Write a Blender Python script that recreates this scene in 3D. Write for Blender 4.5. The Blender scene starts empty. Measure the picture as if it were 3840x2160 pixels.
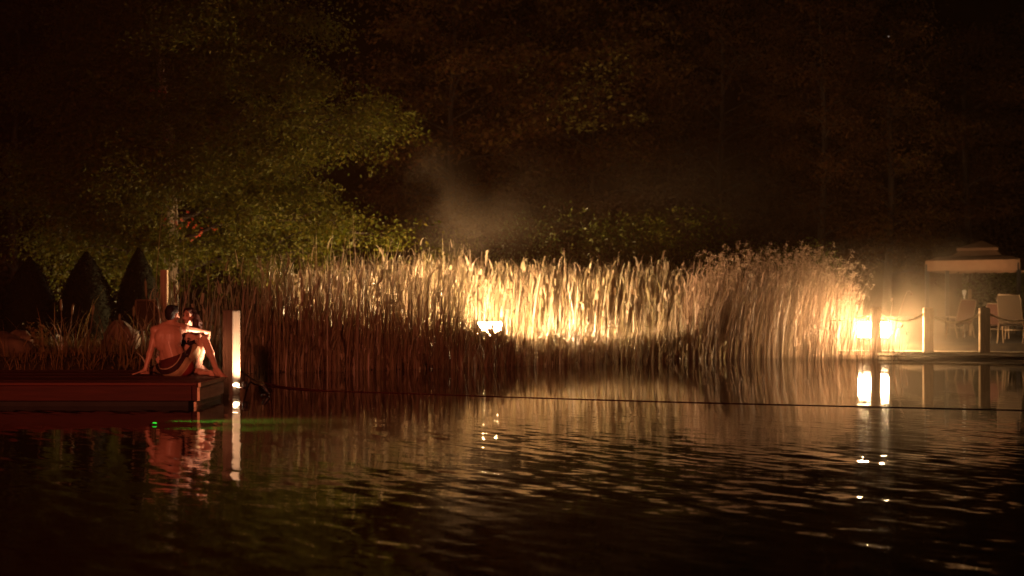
import bpy, bmesh, math, random
import numpy as np
from mathutils import Vector, Matrix

random.seed(7)
RNG = np.random.default_rng(11)
SC = bpy.context.scene
COL = SC.collection
R = math.radians

# ------------------------------------------------------------------ camera
F, H0, YH = 5333.0, 1.03, 1188.0            # focal length and horizon in photo pixels, eye height above the water
cam_d = bpy.data.cameras.new('camera')
cam = bpy.data.objects.new('camera', cam_d)
COL.objects.link(cam)
cam.location = (0, 0, H0)
cam.rotation_euler = (R(90), 0, 0)
cam_d.lens = 50.0
cam_d.sensor_width = 36.0
cam_d.shift_y = 108.0 / 3840.0
cam_d.clip_start = 0.1
cam_d.clip_end = 600
cam_d.dof.use_dof = True
cam_d.dof.focus_distance = 14.5
cam_d.dof.aperture_fstop = 2.2
SC.camera = cam

def P(px, py, Y):
    s = F / Y
    return Vector(((px - 1920.0) / s, Y, H0 - (py - YH) / s))

# ------------------------------------------------------------------ world, view, engine
w = bpy.data.worlds.new('World')
SC.world = w
w.use_nodes = True
wn = w.node_tree
sky = wn.nodes.new('ShaderNodeTexSky')
sky.sky_type = 'NISHITA'
sky.sun_disc = False
sky.sun_elevation = R(-6)
sky.sun_rotation = R(160)
bg = wn.nodes['Background']
wn.links.new(sky.outputs[0], bg.inputs[0])
bg.inputs[1].default_value = 0.0008

SC.view_settings.view_transform = 'Standard'
SC.view_settings.look = 'None'
SC.view_settings.exposure = 0.0
SC.view_settings.gamma = 1.0
SC.render.engine = 'CYCLES'
cy = SC.cycles
cy.use_denoising = True
cy.use_adaptive_sampling = True
cy.adaptive_threshold = 0.02
cy.max_bounces = 5
cy.diffuse_bounces = 2
cy.glossy_bounces = 3
cy.transmission_bounces = 3
cy.transparent_max_bounces = 6
cy.volume_bounces = 0
cy.volume_step_rate = 1.5
cy.sample_clamp_indirect = 3.0
cy.caustics_reflective = False
cy.caustics_refractive = False

# ------------------------------------------------------------------ lights
LAMP_WARM = (1.0, 0.63, 0.31)
def point(name, loc, energy, color, size=0.1, kind='POINT', aim=None, angle=60, blend=0.5):
    l = bpy.data.lights.new(name, kind)
    l.energy = energy
    l.color = color
    l.shadow_soft_size = size
    if kind == 'SPOT':
        l.spot_size = R(angle)
        l.spot_blend = blend
    o = bpy.data.objects.new(name, l)
    o.location = loc
    if aim is not None:
        o.rotation_euler = (Vector(aim) - Vector(loc)).to_track_quat('-Z', 'Y').to_euler()
    COL.objects.link(o)
    return o
FLOOD_E = 2700.0
# red lamps of the terrace on the near shore, left of and behind the photographer
point('terrace_lamp', (-1.0, -5.0, 3.2), 10000, (1.0, 0.23, 0.11), 0.4, 'SPOT', (-4.9, 18.5, 0.2), 44, 1.0)

# ------------------------------------------------------------------ mesh helpers
def tag(o, label=None, cat=None, group=None, kind=None):
    if label: o['label'] = label
    if cat: o['category'] = cat
    if group: o['group'] = group
    if kind: o['kind'] = kind
    return o

def empty(name, loc=(0, 0, 0), label=None, cat=None, group=None):
    o = bpy.data.objects.new(name, None)
    o.location = loc
    o.empty_display_size = 0.2
    COL.objects.link(o)
    return tag(o, label, cat, group)

def link(name, me, mat, parent=None, smooth=False):
    o = bpy.data.objects.new(name, me)
    if mat is not None:
        me.materials.append(mat)
    if smooth:
        me.polygons.foreach_set('use_smooth', np.ones(len(me.polygons), bool))
    COL.objects.link(o)
    if parent is not None:
        o.parent = parent
        o.matrix_parent_inverse = Matrix.Translation(parent.location).inverted()
    return o

def np_mesh(name, V, Fq):
    """mesh from an (n,3) array and an (m,4) array of quads (or (m,3) of triangles)"""
    me = bpy.data.meshes.new(name)
    V = np.asarray(V, np.float32)
    Fq = np.asarray(Fq, np.int32)
    k = Fq.shape[1]
    me.vertices.add(len(V))
    me.vertices.foreach_set('co', V.ravel())
    me.loops.add(Fq.size)
    me.loops.foreach_set('vertex_index', Fq.ravel())
    me.polygons.add(len(Fq))
    me.polygons.foreach_set('loop_start', np.arange(len(Fq), dtype=np.int32) * k)
    me.update(calc_edges=True)
    me.validate()
    return me

class MB:
    """collects shapes into one mesh"""
    def __init__(s): s.bm = bmesh.new()
    def box(s, c, size, rot=None, bevel=0.0):
        m = Matrix.Translation(Vector(c)) @ (rot.to_4x4() if rot is not None else Matrix()) @ Matrix.Diagonal((size[0], size[1], size[2], 1))
        r = bmesh.ops.create_cube(s.bm, size=1.0, matrix=m)
        if bevel:
            es = list({e for v in r['verts'] for e in v.link_edges})
            bmesh.ops.bevel(s.bm, geom=es, offset=bevel, segments=2, affect='EDGES', profile=0.6)
        return s
    def bar(s, a, b, wx, wy, bevel=0.0, up=(0, 0, 1)):
        a, b = Vector(a), Vector(b)
        d = b - a
        q = d.to_track_quat('Z', 'Y')
        return s.box((a + b) / 2, (wx, wy, d.length), q.to_matrix(), bevel)
    def tube(s, pts, rad, n=8, cap=True):
        pts = [Vector(p) for p in pts]
        rads = rad if hasattr(rad, '__len__') else [rad] * len(pts)
        rings = []
        for i, p in enumerate(pts):
            t = (pts[min(i + 1, len(pts) - 1)] - pts[max(i - 1, 0)]).normalized()
            u = t.orthogonal().normalized() if i == 0 else (u - t * u.dot(t)).normalized()
            v = t.cross(u)
            rings.append([s.bm.verts.new(p + (u * math.cos(2 * math.pi * k / n) + v * math.sin(2 * math.pi * k / n)) * rads[i]) for k in range(n)])
        for a, b in zip(rings, rings[1:]):
            for k in range(n):
                s.bm.faces.new((a[k], a[(k + 1) % n], b[(k + 1) % n], b[k]))
        if cap:
            s.bm.faces.new(rings[0][::-1]); s.bm.faces.new(rings[-1])
        return s
    def ball(s, c, r, rot=None, seg=16):
        r3 = r if hasattr(r, '__len__') else (r, r, r)
        m = Matrix.Translation(Vector(c)) @ (rot.to_4x4() if rot is not None else Matrix()) @ Matrix.Diagonal((r3[0], r3[1], r3[2], 1))
        bmesh.ops.create_uvsphere(s.bm, u_segments=seg, v_segments=max(6, seg * 2 // 3), radius=1.0, matrix=m)
        return s
    def prism(s, poly, z0, z1):
        lo = [s.bm.verts.new((x, y, z0)) for x, y in poly]
        hi = [s.bm.verts.new((x, y, z1)) for x, y in poly]
        n = len(poly)
        s.bm.faces.new(lo[::-1]); s.bm.faces.new(hi)
        for i in range(n):
            s.bm.faces.new((lo[i], lo[(i + 1) % n], hi[(i + 1) % n], hi[i]))
        return s
    def face(s, pts):
        s.bm.faces.new([s.bm.verts.new(Vector(p)) for p in pts])
        return s
    def cone(s, a, b, ra, rb, n=12):
        """tapered capsule"""
        a, b = Vector(a), Vector(b)
        L = (b - a).length
        pts, rr = [], []
        d = (b - a) / max(L, 1e-6)
        for k in (-80, -50, -20):
            pts.append(a + d * ra * math.sin(R(k))); rr.append(ra * math.cos(R(k)))
        for k in (0, .33, .67, 1):
            pts.append(a.lerp(b, k)); rr.append(ra + (rb - ra) * k)
        for k in (20, 50, 80):
            pts.append(b + d * rb * math.sin(R(k))); rr.append(rb * math.cos(R(k)))
        return s.tube(pts, rr, n)
    def mesh(s, name):
        bmesh.ops.recalc_face_normals(s.bm, faces=s.bm.faces)
        me = bpy.data.meshes.new(name)
        s.bm.to_mesh(me); s.bm.free()
        return me
    def build(s, name, mat, parent=None, smooth=False):
        return link(name, s.mesh(name), mat, parent, smooth)

# ------------------------------------------------------------------ materials
def mat(name, col, rough=0.7, var=0.0, scale=6.0, bump=0.0, spec=0.3, island=None, translucent=0.0, stretch=None):
    m = bpy.data.materials.new(name)
    m.use_nodes = True
    nt = m.node_tree
    b = nt.nodes['Principled BSDF']
    b.inputs['Roughness'].default_value = rough
    b.inputs['Specular IOR Level'].default_value = spec
    out = nt.nodes['Material Output']
    tc = nt.nodes.new('ShaderNodeTexCoord')
    mp = nt.nodes.new('ShaderNodeMapping')
    nt.links.new(tc.outputs['Object'], mp.inputs[0])
    if stretch: mp.inputs['Scale'].default_value = stretch
    csock = None
    if island:
        g = nt.nodes.new('ShaderNodeNewGeometry')
        rp = nt.nodes.new('ShaderNodeValToRGB')
        cs = [col] + list(island)
        rp.color_ramp.elements[0].color = (*cs[0], 1)
        rp.color_ramp.elements[1].color = (*cs[-1], 1)
        for i, c in enumerate(cs[1:-1], 1):
            e = rp.color_ramp.elements.new(i / (len(cs) - 1)); e.color = (*c, 1)
        nt.links.new(g.outputs['Random Per Island'], rp.inputs[0])
        csock = rp.outputs[0]
    if var > 0 or bump > 0:
        nz = nt.nodes.new('ShaderNodeTexNoise')
        nz.inputs['Scale'].default_value = scale
        nz.inputs['Detail'].default_value = 6
        nt.links.new(mp.outputs[0], nz.inputs['Vector'])
        if var > 0:
            mr = nt.nodes.new('ShaderNodeMapRange')
            mr.inputs[1].default_value = 0.3; mr.inputs[2].default_value = 0.7
            mr.inputs[3].default_value = 1 - var; mr.inputs[4].default_value = 1 + var
            nt.links.new(nz.outputs[0], mr.inputs[0])
            mx = nt.nodes.new('ShaderNodeVectorMath'); mx.operation = 'SCALE'
            if csock: nt.links.new(csock, mx.inputs[0])
            else: mx.inputs[0].default_value = col
            nt.links.new(mr.outputs[0], mx.inputs['Scale'])
            csock = mx.outputs[0]
        if bump > 0:
            bp = nt.nodes.new('ShaderNodeBump')
            bp.inputs['Strength'].default_value = bump
            bp.inputs['Distance'].default_value = 0.02
            nt.links.new(nz.outputs[0], bp.inputs['Height'])
            nt.links.new(bp.outputs[0], b.inputs['Normal'])
    if csock: nt.links.new(csock, b.inputs['Base Color'])
    else: b.inputs['Base Color'].default_value = (*col, 1)
    if translucent > 0:
        tl = nt.nodes.new('ShaderNodeBsdfTranslucent')
        if csock: nt.links.new(csock, tl.inputs[0])
        else: tl.inputs[0].default_value = (*col, 1)
        ms = nt.nodes.new('ShaderNodeMixShader')
        ms.inputs[0].default_value = translucent
        nt.links.new(b.outputs[0], ms.inputs[1])
        nt.links.new(tl.outputs[0], ms.inputs[2])
        nt.links.new(ms.outputs[0], out.inputs[0])
    return m

def emit(name, col, strength):
    m = bpy.data.materials.new(name)
    m.use_nodes = True
    nt = m.node_tree
    nt.nodes.remove(nt.nodes['Principled BSDF'])
    e = nt.nodes.new('ShaderNodeEmission')
    e.inputs[0].default_value = (*col, 1)
    e.inputs[1].default_value = strength
    nt.links.new(e.outputs[0], nt.nodes['Material Output'].inputs[0])
    return m

M = {}
M['reed'] = mat('reed leaf', (0.54, 0.43, 0.30), 0.4, spec=.5, island=[(0.44, 0.36, 0.22), (0.20, 0.12, 0.06), (0.46, 0.38, 0.24), (0.36, 0.31, 0.16), (0.60, 0.46, 0.34), (0.24, 0.15, 0.08), (0.50, 0.38, 0.28)], translucent=0.45)
M['seed'] = mat('seed reed', (0.48, 0.32, 0.24), 0.5, island=[(0.14, 0.075, 0.045), (0.52, 0.38, 0.28), (0.22, 0.13, 0.08), (0.40, 0.30, 0.19)], translucent=0.4)
M['cattail'] = mat('cattail head', (0.16, 0.07, 0.03), 0.9, var=0.3, scale=40)
M['grass'] = mat('bank grass', (0.22, 0.14, 0.05), 0.7, island=[(0.16, 0.13, 0.04), (0.28, 0.17, 0.07)], translucent=0.3)
M['leaf_green'] = mat('leaf green', (0.055, 0.065, 0.005), 0.6, spec=.15, island=[(0.07, 0.078, 0.006), (0.10, 0.08, 0.008), (0.055, 0.07, 0.005)], translucent=0.35)
M['leaf_red'] = mat('leaf red', (0.45, 0.05, 0.02), 0.55, island=[(0.5, 0.10, 0.03)], translucent=0.3)
M['leaf_maple'] = mat('leaf maple', (0.055, 0.020, 0.004), 0.6, spec=.1, island=[(0.065, 0.040, 0.006), (0.05, 0.014, 0.004), (0.06, 0.028, 0.005)], translucent=0.35)
M['leaf_gold_lit'] = mat('lit leaf gold', (0.12, 0.11, 0.022), 0.6, spec=.2, island=[(0.20, 0.17, 0.035)], translucent=0.35)  # golden maple leaves made lighter, lamp light put into the colour
M['leaf_dark'] = mat('leaf dark', (0.030, 0.008, 0.002), 0.7, spec=.05, island=[(0.042, 0.016, 0.003), (0.022, 0.009, 0.002)], translucent=0.25)
M['leaf_bush'] = mat('leaf bush', (0.042, 0.050, 0.006), 0.4, island=[(0.07, 0.08, 0.010), (0.03, 0.035, 0.005)], translucent=0.3, spec=0.4)
M['topiary'] = mat('topiary needles', (0.008, 0.010, 0.005), 0.9, spec=.1, island=[(0.012, 0.014, 0.007)])
M['bark'] = mat('bark', (0.30, 0.24, 0.17), 0.9, var=0.45, scale=9, bump=0.8, stretch=(3, 3, 0.6))
M['bark_dark'] = mat('dark bark', (0.022, 0.013, 0.008), 0.9, var=0.4, scale=9, bump=0.8, stretch=(3, 3, 0.6))
M['ground'] = mat('pond bank soil', (0.055, 0.038, 0.02), 0.95, var=0.5, scale=2.5, bump=0.6)
M['rock'] = mat('boulder', (0.22, 0.15, 0.10), 0.9, var=0.35, scale=5, bump=0.7)
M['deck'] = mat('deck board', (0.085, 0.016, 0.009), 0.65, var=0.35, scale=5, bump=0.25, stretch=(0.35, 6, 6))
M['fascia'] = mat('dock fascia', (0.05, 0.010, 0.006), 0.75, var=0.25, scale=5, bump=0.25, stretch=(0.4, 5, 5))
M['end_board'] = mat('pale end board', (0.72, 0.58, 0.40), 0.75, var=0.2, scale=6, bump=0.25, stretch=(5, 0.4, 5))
M['float'] = mat('dock float', (0.02, 0.018, 0.016), 0.8, var=0.2)
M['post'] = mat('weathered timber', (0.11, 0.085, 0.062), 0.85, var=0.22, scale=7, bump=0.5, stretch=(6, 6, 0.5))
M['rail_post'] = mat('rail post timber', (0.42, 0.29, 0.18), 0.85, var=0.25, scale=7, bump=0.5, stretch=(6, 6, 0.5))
M['rope'] = mat('rail rope', (0.45, 0.36, 0.24), 0.9, var=0.25, scale=60)
M['red_rope'] = mat('float line', (0.07, 0.014, 0.010), 0.8, var=0.3, scale=30)
M['black_metal'] = mat('black metal', (0.015, 0.014, 0.013), 0.45, var=0.2, spec=0.5)
M['steel'] = mat('galvanised steel', (0.5, 0.48, 0.45), 0.35, var=0.15, scale=30, spec=0.6)
M['canvas'] = mat('gazebo canvas', (0.085, 0.042, 0.022), 0.9, var=0.15, scale=3)
M['valance'] = mat('gazebo valance', (0.22, 0.12, 0.07), 0.9, var=0.12, scale=4)
M['sling'] = mat('sling fabric', (0.055, 0.035, 0.018), 0.85, var=0.12, scale=30)
M['sling_red'] = mat('red sling fabric', (0.07, 0.024, 0.014), 0.85, var=0.12, scale=30)
M['chair_frame'] = mat('chair frame', (0.16, 0.105, 0.06), 0.5, var=0.15, scale=10)
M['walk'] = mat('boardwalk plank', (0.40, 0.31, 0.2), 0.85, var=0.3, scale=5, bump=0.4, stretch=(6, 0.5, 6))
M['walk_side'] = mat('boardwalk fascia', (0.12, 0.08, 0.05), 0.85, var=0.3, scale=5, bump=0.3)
M['skin_man'] = mat('skin', (0.46, 0.24, 0.17), 0.42, var=0.14, scale=7, bump=.08, spec=0.45)
M['skin_woman'] = mat('fair skin', (0.54, 0.30, 0.22), 0.42, var=0.12, scale=7, bump=.06, spec=0.45)
M['hair'] = mat('dark hair', (0.012, 0.006, 0.004), 0.55, var=0.4, scale=60, bump=0.8)
M['hair_auburn'] = mat('auburn hair', (0.035, 0.010, 0.006), 0.5, var=0.5, scale=45, bump=1.0)
M['bikini'] = mat('dark swimwear', (0.018, 0.008, 0.010), 0.7, var=0.2, scale=40)
M['eye'] = mat('eye', (0.015, 0.01, 0.008), 0.2)
M['lip'] = mat('lip', (0.30, 0.09, 0.07), 0.45)
M['flood_lens'] = emit('lit lantern pane', LAMP_WARM, FLOOD_E)
M['flood_lens_right'] = emit('lit corner lantern pane', LAMP_WARM, 760.0)
M['small_lens'] = emit('lit lamp lens', (1.0, 0.7, 0.42), 30.0)
M['dim_lens'] = emit('shaded lamp lens', (1.0, 0.7, 0.42), 3.0)
M['green_lens'] = emit('lit green lens', (0.05, 1.0, 0.05), 0.8)
M['star'] = emit('starlight', (1.0, 0.75, 0.6), .5)

# ------------------------------------------------------------------ setting: ground and water
POND = [(-16, 2.6), (-15, 12), (-13, 20.2), (-9, 21.0), (-5.6, 21.6), (-5.2, 25.2), (-4.4, 26.2), (-1.2, 28.3), (3.4, 33.5), (8.0, 37.0),
        (9.2, 37.1), (9.6, 35.9), (12.8, 34.9), (18, 33.0), (23, 28), (24, 12), (20, 2.6), (6, 2.2), (-6, 2.2)]
def pond_sd(x, y):
    """signed distance to the shore line, positive on land"""
    poly = np.array(POND)
    d = np.full(x.shape, 1e9)
    inside = np.zeros(x.shape, bool)
    n = len(poly)
    for i in range(n):
        ax, ay = poly[i]; bx, by = poly[(i + 1) % n]
        ex, ey = bx - ax, by - ay
        t = np.clip(((x - ax) * ex + (y - ay) * ey) / (ex * ex + ey * ey), 0, 1)
        d = np.minimum(d, np.hypot(x - ax - t * ex, y - ay - t * ey))
        c = ((ay > y) != (by > y)) & (x < (bx - ax) * (y - ay) / (by - ay + 1e-12) + ax)
        inside ^= c
    return np.where(inside, -d, d)
def ground_z(x, y):
    x = np.asarray(x, float); y = np.asarray(y, float)
    d = pond_sd(x, y)
    t = np.clip((d + 0.3) / 1.5, 0, 1)
    land = 0.34 * t * t * (3 - 2 * t) + 0.012 * np.clip(d, 0, 60)
    left = np.clip((-4.5 - x) / 2.5, 0, 1) * np.clip(d / 3.5, 0, 1) * 0.08
    land = land + left + 0.035 * np.sin(x * 1.7 + 0.4) * np.cos(y * 1.3) * np.clip(d, 0, 1)
    bed = -0.1 - 0.8 * np.clip(-(d + 0.3) / 3, 0, 1)
    return np.where(d > -0.3, land - 0.1 * (1 - t), bed)
gx = np.concatenate([[-220, -150, -90, -60, -45, -35], np.linspace(-28, 30, 175), [36, 46, 62, 90, 150, 220]])
gy = np.concatenate([[-60, -30, -14, -6], np.linspace(-2, 52, 163), [57, 64, 74, 90, 120, 170, 240]])
GX, GY = np.meshgrid(gx, gy)
GZ = ground_z(GX, GY)
nx, ny = len(gx), len(gy)
idx = np.arange(nx * ny).reshape(ny, nx)
quads = np.stack([idx[:-1, :-1], idx[:-1, 1:], idx[1:, 1:], idx[1:, :-1]], -1).reshape(-1, 4)
g = link('ground', np_mesh('ground', np.stack([GX, GY, GZ], -1).reshape(-1, 3), quads), M['ground'], smooth=True)
tag(g, kind='structure')

def water_material():
    m = bpy.data.materials.new('pond water')
    m.use_nodes = True
    nt = m.node_tree
    N, L = nt.nodes, nt.links
    b = N['Principled BSDF']
    b.inputs['Base Color'].default_value = (0.010, 0.005, 0.002, 1)
    b.inputs['Roughness'].default_value = 0.035
    b.inputs['IOR'].default_value = 1.333
    geo = N.new('ShaderNodeNewGeometry')
    def vm(op, a, c=None, s=None):
        n = N.new('ShaderNodeVectorMath'); n.operation = op
        for i, v in enumerate((a, c)):
            if v is None: continue
            if isinstance(v, tuple): n.inputs[i].default_value = v
            else: L.new(v, n.inputs[i])
        if s is not None:
            if isinstance(s, float): n.inputs['Scale'].default_value = s
            else: L.new(s, n.inputs['Scale'])
        return n.outputs['Value'] if op in ('DOT_PRODUCT', 'LENGTH') else n.outputs[0]
    def ma(op, a, c=None):
        n = N.new('ShaderNodeMath'); n.operation = op
        for i, v in enumerate((a, c)):
            if v is None: continue
            if isinstance(v, (int, float)): n.inputs[i].default_value = v
            else: L.new(v, n.inputs[i])
        return n.outputs[0]
    def mr(v, a0, a1, b0, b1):
        n = N.new('ShaderNodeMapRange'); n.interpolation_type = 'SMOOTHSTEP'
        L.new(v, n.inputs[0])
        for i, q in enumerate((a0, a1, b0, b1)): n.inputs[i + 1].default_value = q
        return n.outputs[0]
    def noise(scale3, rz, detail=2.0, dist=0.0, off=(0, 0, 0)):
        mp = N.new('ShaderNodeMapping'); mp.vector_type = 'POINT'
        rt = N.new('ShaderNodeMapping'); rt.inputs['Rotation'].default_value = (0, 0, rz)
        L.new(geo.outputs['Position'], rt.inputs[0]); L.new(rt.outputs[0], mp.inputs[0])
        mp.inputs['Scale'].default_value = scale3
        mp.inputs['Location'].default_value = off
        n = N.new('ShaderNodeTexNoise'); n.inputs['Scale'].default_value = 1.0
        n.inputs['Detail'].default_value = detail; n.inputs['Distortion'].default_value = dist
        n.inputs['Roughness'].default_value = 0.45
        L.new(mp.outputs[0], n.inputs['Vector'])
        return n
    sep = N.new('ShaderNodeSeparateXYZ'); L.new(geo.outputs['Position'], sep.inputs[0])
    X, Y = sep.outputs[0], sep.outputs[1]
    # the float line damps the ripples beyond it
    line = ma('SUBTRACT', ma('ADD', ma('MULTIPLY', X, -0.42), 18.0), Y)
    near = mr(line, -0.2, 9.5, 0.07, 1.0)
    left = mr(X, -4.5, 0.5, 0.55, 1.0)
    amp = ma('MULTIPLY', near, left)
    patch = noise((0.30, 0.45, 1), 0.2, 1.0)
    amp = ma('MULTIPLY', amp, mr(patch.outputs[0], 0.3, 0.7, 0.35, 1.5))
    ang = R(56)
    w1 = noise((2.2, 8.6, 1), ang, 2.0, 0.35)
    w2 = noise((6.0, 21.0, 1), R(18), 2.0, 0.4, (9, 4, 0))
    w3 = noise((5.0, 9.0, 1), 0.3, 2.0, 0.0, (3, 8, 0))
    s1 = ma('MULTIPLY', ma('SUBTRACT', w1.outputs[0], 0.5), 0.15)
    s2 = ma('MULTIPLY', ma('SUBTRACT', w2.outputs[0], 0.5), 0.09)
    sl = ma('MULTIPLY', ma('ADD', s1, s2), amp)
    d = vm('SCALE', (0.35, 0.93, 0.0), None, sl)
    micro = vm('SCALE', vm('SUBTRACT', w3.outputs['Color'], (0.5, 0.5, 0.5)), None, ma('ADD', ma('MULTIPLY', amp, 0.04), 0.008))
    nrm = vm('ADD', vm('MULTIPLY', vm('ADD', d, micro), (1, 1, 0)), (0.0, 0.0, 1.0))
    L.new(vm('NORMALIZE', nrm), b.inputs['Normal'])
    return m
bm_w = MB()
bm_w.face([(-40, -4, 0), (45, -4, 0), (45, 40, 0), (-40, 40, 0)])
tag(bm_w.build('water', water_material()), kind='structure')

# ------------------------------------------------------------------ foliage generators
def rand_dirs(n, flat=0.0):
    v = RNG.normal(size=(n, 3)); v[:, 2] *= (1 - flat)
    return v / np.linalg.norm(v, axis=1, keepdims=True)
def leaf_mesh(name, C, size, droop=0.25, aspect=0.55, outward=None):
    """one small diamond-shaped leaf, folded on its midrib, per centre"""
    n = len(C)
    sz = size * RNG.uniform(0.6, 1.35, n)[:, None]
    ax = rand_dirs(n, 0.3)
    if outward is not None: ax = ax + outward * 0.8
    ax[:, 2] -= droop
    ax /= np.linalg.norm(ax, axis=1, keepdims=True)
    u = np.cross(ax, rand_dirs(n)); u /= np.linalg.norm(u, axis=1, keepdims=True) + 1e-9
    nn = np.cross(ax, u)
    V = np.empty((n, 4, 3))
    V[:, 0] = C - ax * sz * 0.5
    V[:, 1] = C + u * sz * aspect * 0.5 + nn * sz * 0.12 - ax * sz * 0.05
    V[:, 2] = C + ax * sz * 0.5
    V[:, 3] = C - u * sz * aspect * 0.5 + nn * sz * 0.12 - ax * sz * 0.05
    return np_mesh(name, V.reshape(-1, 3), np.arange(n * 4).reshape(n, 4))
def ribbon_mesh(name, root, hgt, bend, width, K=6, droop=None, taper=2.6):
    """upright grass or reed blades: (n,3) roots, heights, (n,2) horizontal tip offsets, widths"""
    n = len(root)
    t = np.linspace(0, 1, K)[None, :]
    Pp = np.empty((n, K, 3))
    tb = t ** 1.8
    Pp[:, :, 0] = root[:, 0:1] + bend[:, 0:1] * tb
    Pp[:, :, 1] = root[:, 1:2] + bend[:, 1:2] * tb
    dr = np.zeros(n) if droop is None else droop
    Pp[:, :, 2] = root[:, 2:3] + hgt[:, None] * (t - dr[:, None] * t ** 4)
    a = RNG.uniform(0, math.pi, n)
    wd = np.stack([np.cos(a), np.sin(a), np.zeros(n)], -1)[:, None, :]
    ww = (width[:, None] * (1 - 0.93 * t ** taper))[:, :, None] * 0.5
    V = np.concatenate([Pp - wd * ww, Pp + wd * ww], 1)       # n, 2K, 3
    base = (np.arange(n) * 2 * K)[:, None]
    q = np.stack([np.arange(K - 1), np.arange(1, K), np.arange(1, K) + K, np.arange(K - 1) + K], -1)
    Fq = (base[:, :, None] + q[None]).reshape(-1, 4)
    return np_mesh(name, V.reshape(-1, 3), Fq)

def branch_tree(name, base, height, profile, label, cat='tree', trunk_r=0.16, lean=(0, 0), n_limb=26, twigs=7, leaves=22, leaf=0.09,
                leafmat='leaf_green', barkmat='bark', z_low=1.5, spread=0.34, droop=0.3, group=None, up=0.25, extra=None, seed=1, subs=4):
    """tapered trunk, limbs, twigs and a crown of leaf-sized faces; profile(zrel, azimuth) is the crown's reach"""
    rg = np.random.default_rng(seed)
    base = Vector(base)
    t = empty(name, base, label, cat, group)
    tb = MB(); lb = MB()
    n = 9
    pts, rr = [], []
    for i in range(n):
        k = i / (n - 1)
        pts.append(base + Vector((lean[0] * k ** 1.5 + 0.10 * math.sin(k * 7 + seed), lean[1] * k ** 1.5 + 0.08 * math.cos(k * 6 + seed) - 0.08, height * 0.95 * k - 0.15 * (i == 0))))
        rr.append(trunk_r * (1.25 if i == 0 else 1.0) * (1 - k) ** 0.8 + 0.012)
    tb.tube(pts, rr, 10)
    def trunk_at(z):
        k = min(max(z / (height * 0.95), 0), 1) * (n - 1)
        i = min(int(k), n - 2)
        return pts[i].lerp(pts[i + 1], k - i)
    Cs, Os = [], []
    for i in range(n_limb):
        zr = (i + rg.uniform(0.1, 0.9)) / n_limb
        az = i * 2.399 + rg.uniform(-0.4, 0.4)
        z0 = z_low + (height - z_low) * zr * 0.93
        L = profile(zr, az) * rg.uniform(0.75, 1.08)
        a = trunk_at(z0)
        rise = up * L * (0.4 + zr)
        e = a + Vector((math.cos(az) * L, math.sin(az) * L, rise - droop * L * 0.4 * (1 - zr)))
        mid = a.lerp(e, 0.5) + Vector((0, 0, 0.10 * L))
        q1 = a.lerp(mid, 0.5) + Vector((0, 0, 0.04 * L))
        q2 = mid.lerp(e, 0.5) + Vector((0, 0, 0.05 * L))
        r0 = trunk_r * 0.42 * (1 - zr * 0.7)
        lb.tube([a, q1, mid, q2, e], [r0, r0 * .75, r0 * .5, r0 * .3, 0.006], 5, cap=False)
        curve = [a, q1, mid, q2, e]
        sub = [(curve, r0)]
        for j in range(subs):
            k = rg.uniform(0.2, 0.95) * 4
            ii = min(int(k), 3)
            c = curve[ii].lerp(curve[ii + 1], k - ii)
            da = az + rg.choice([-1, 1]) * rg.uniform(.5, 1.3)
            l2 = (L * rg.uniform(.28, .5) + .25) * (1.15 - .12 * k)
            e2 = c + Vector((math.cos(da) * l2, math.sin(da) * l2, l2 * rg.uniform(-.35, .45)))
            m2 = c.lerp(e2, .5) + Vector((0, 0, .08 * l2))
            lb.tube([c, m2, e2], [r0 * .38 + .004, r0 * .22 + .003, .004], 4, cap=False)
            sub.append(([c, c.lerp(m2, .6), m2, m2.lerp(e2, .5), e2], r0 * .4))
        for cv, r1 in sub:
            for j in range(twigs):
                k = rg.uniform(0.25, 1.0) ** 0.8 * 4
                ii = min(int(k), 3)
                c = cv[ii].lerp(cv[ii + 1], k - ii)
                d = Vector((rg.normal(), rg.normal(), rg.normal() * 0.55 - 0.15)) * spread * (0.6 + 0.12 * L)
                tip = c + d
                if j % 2 == 0:
                    lb.tube([c, c.lerp(tip, .5) + Vector((0, 0, 0.04)), tip], [r1 * .2 + .003, .005, .003], 3, cap=False)
                m = int(leaves * rg.uniform(0.5, 1.5))
                pp = np.array(c)[None] + np.array(d)[None] * rg.uniform(0.1, 1.15, m)[:, None] + rg.normal(size=(m, 3)) * np.array([1, 1, 0.6]) * spread * 0.5
                Cs.append(pp)
                o = np.array(d) / (d.length + 1e-6)
                Os.append(np.repeat(o[None], m, 0))
    tb.build('trunk', M[barkmat], t, smooth=True)
    lb.build('limbs', M['bark_dark'], t, smooth=True)
    C = np.concatenate(Cs); O = np.concatenate(Os)
    keep = C[:, 2] > base.z + z_low * 0.55
    C, O = C[keep], O[keep]
    link('crown', leaf_mesh('crown', C, leaf, droop, outward=O), M[leafmat], t)
    if extra:
        for nm, mt, pts_, sz in extra:
            link(nm, leaf_mesh(nm, pts_, sz, droop), M[mt], t)
    return t

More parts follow.
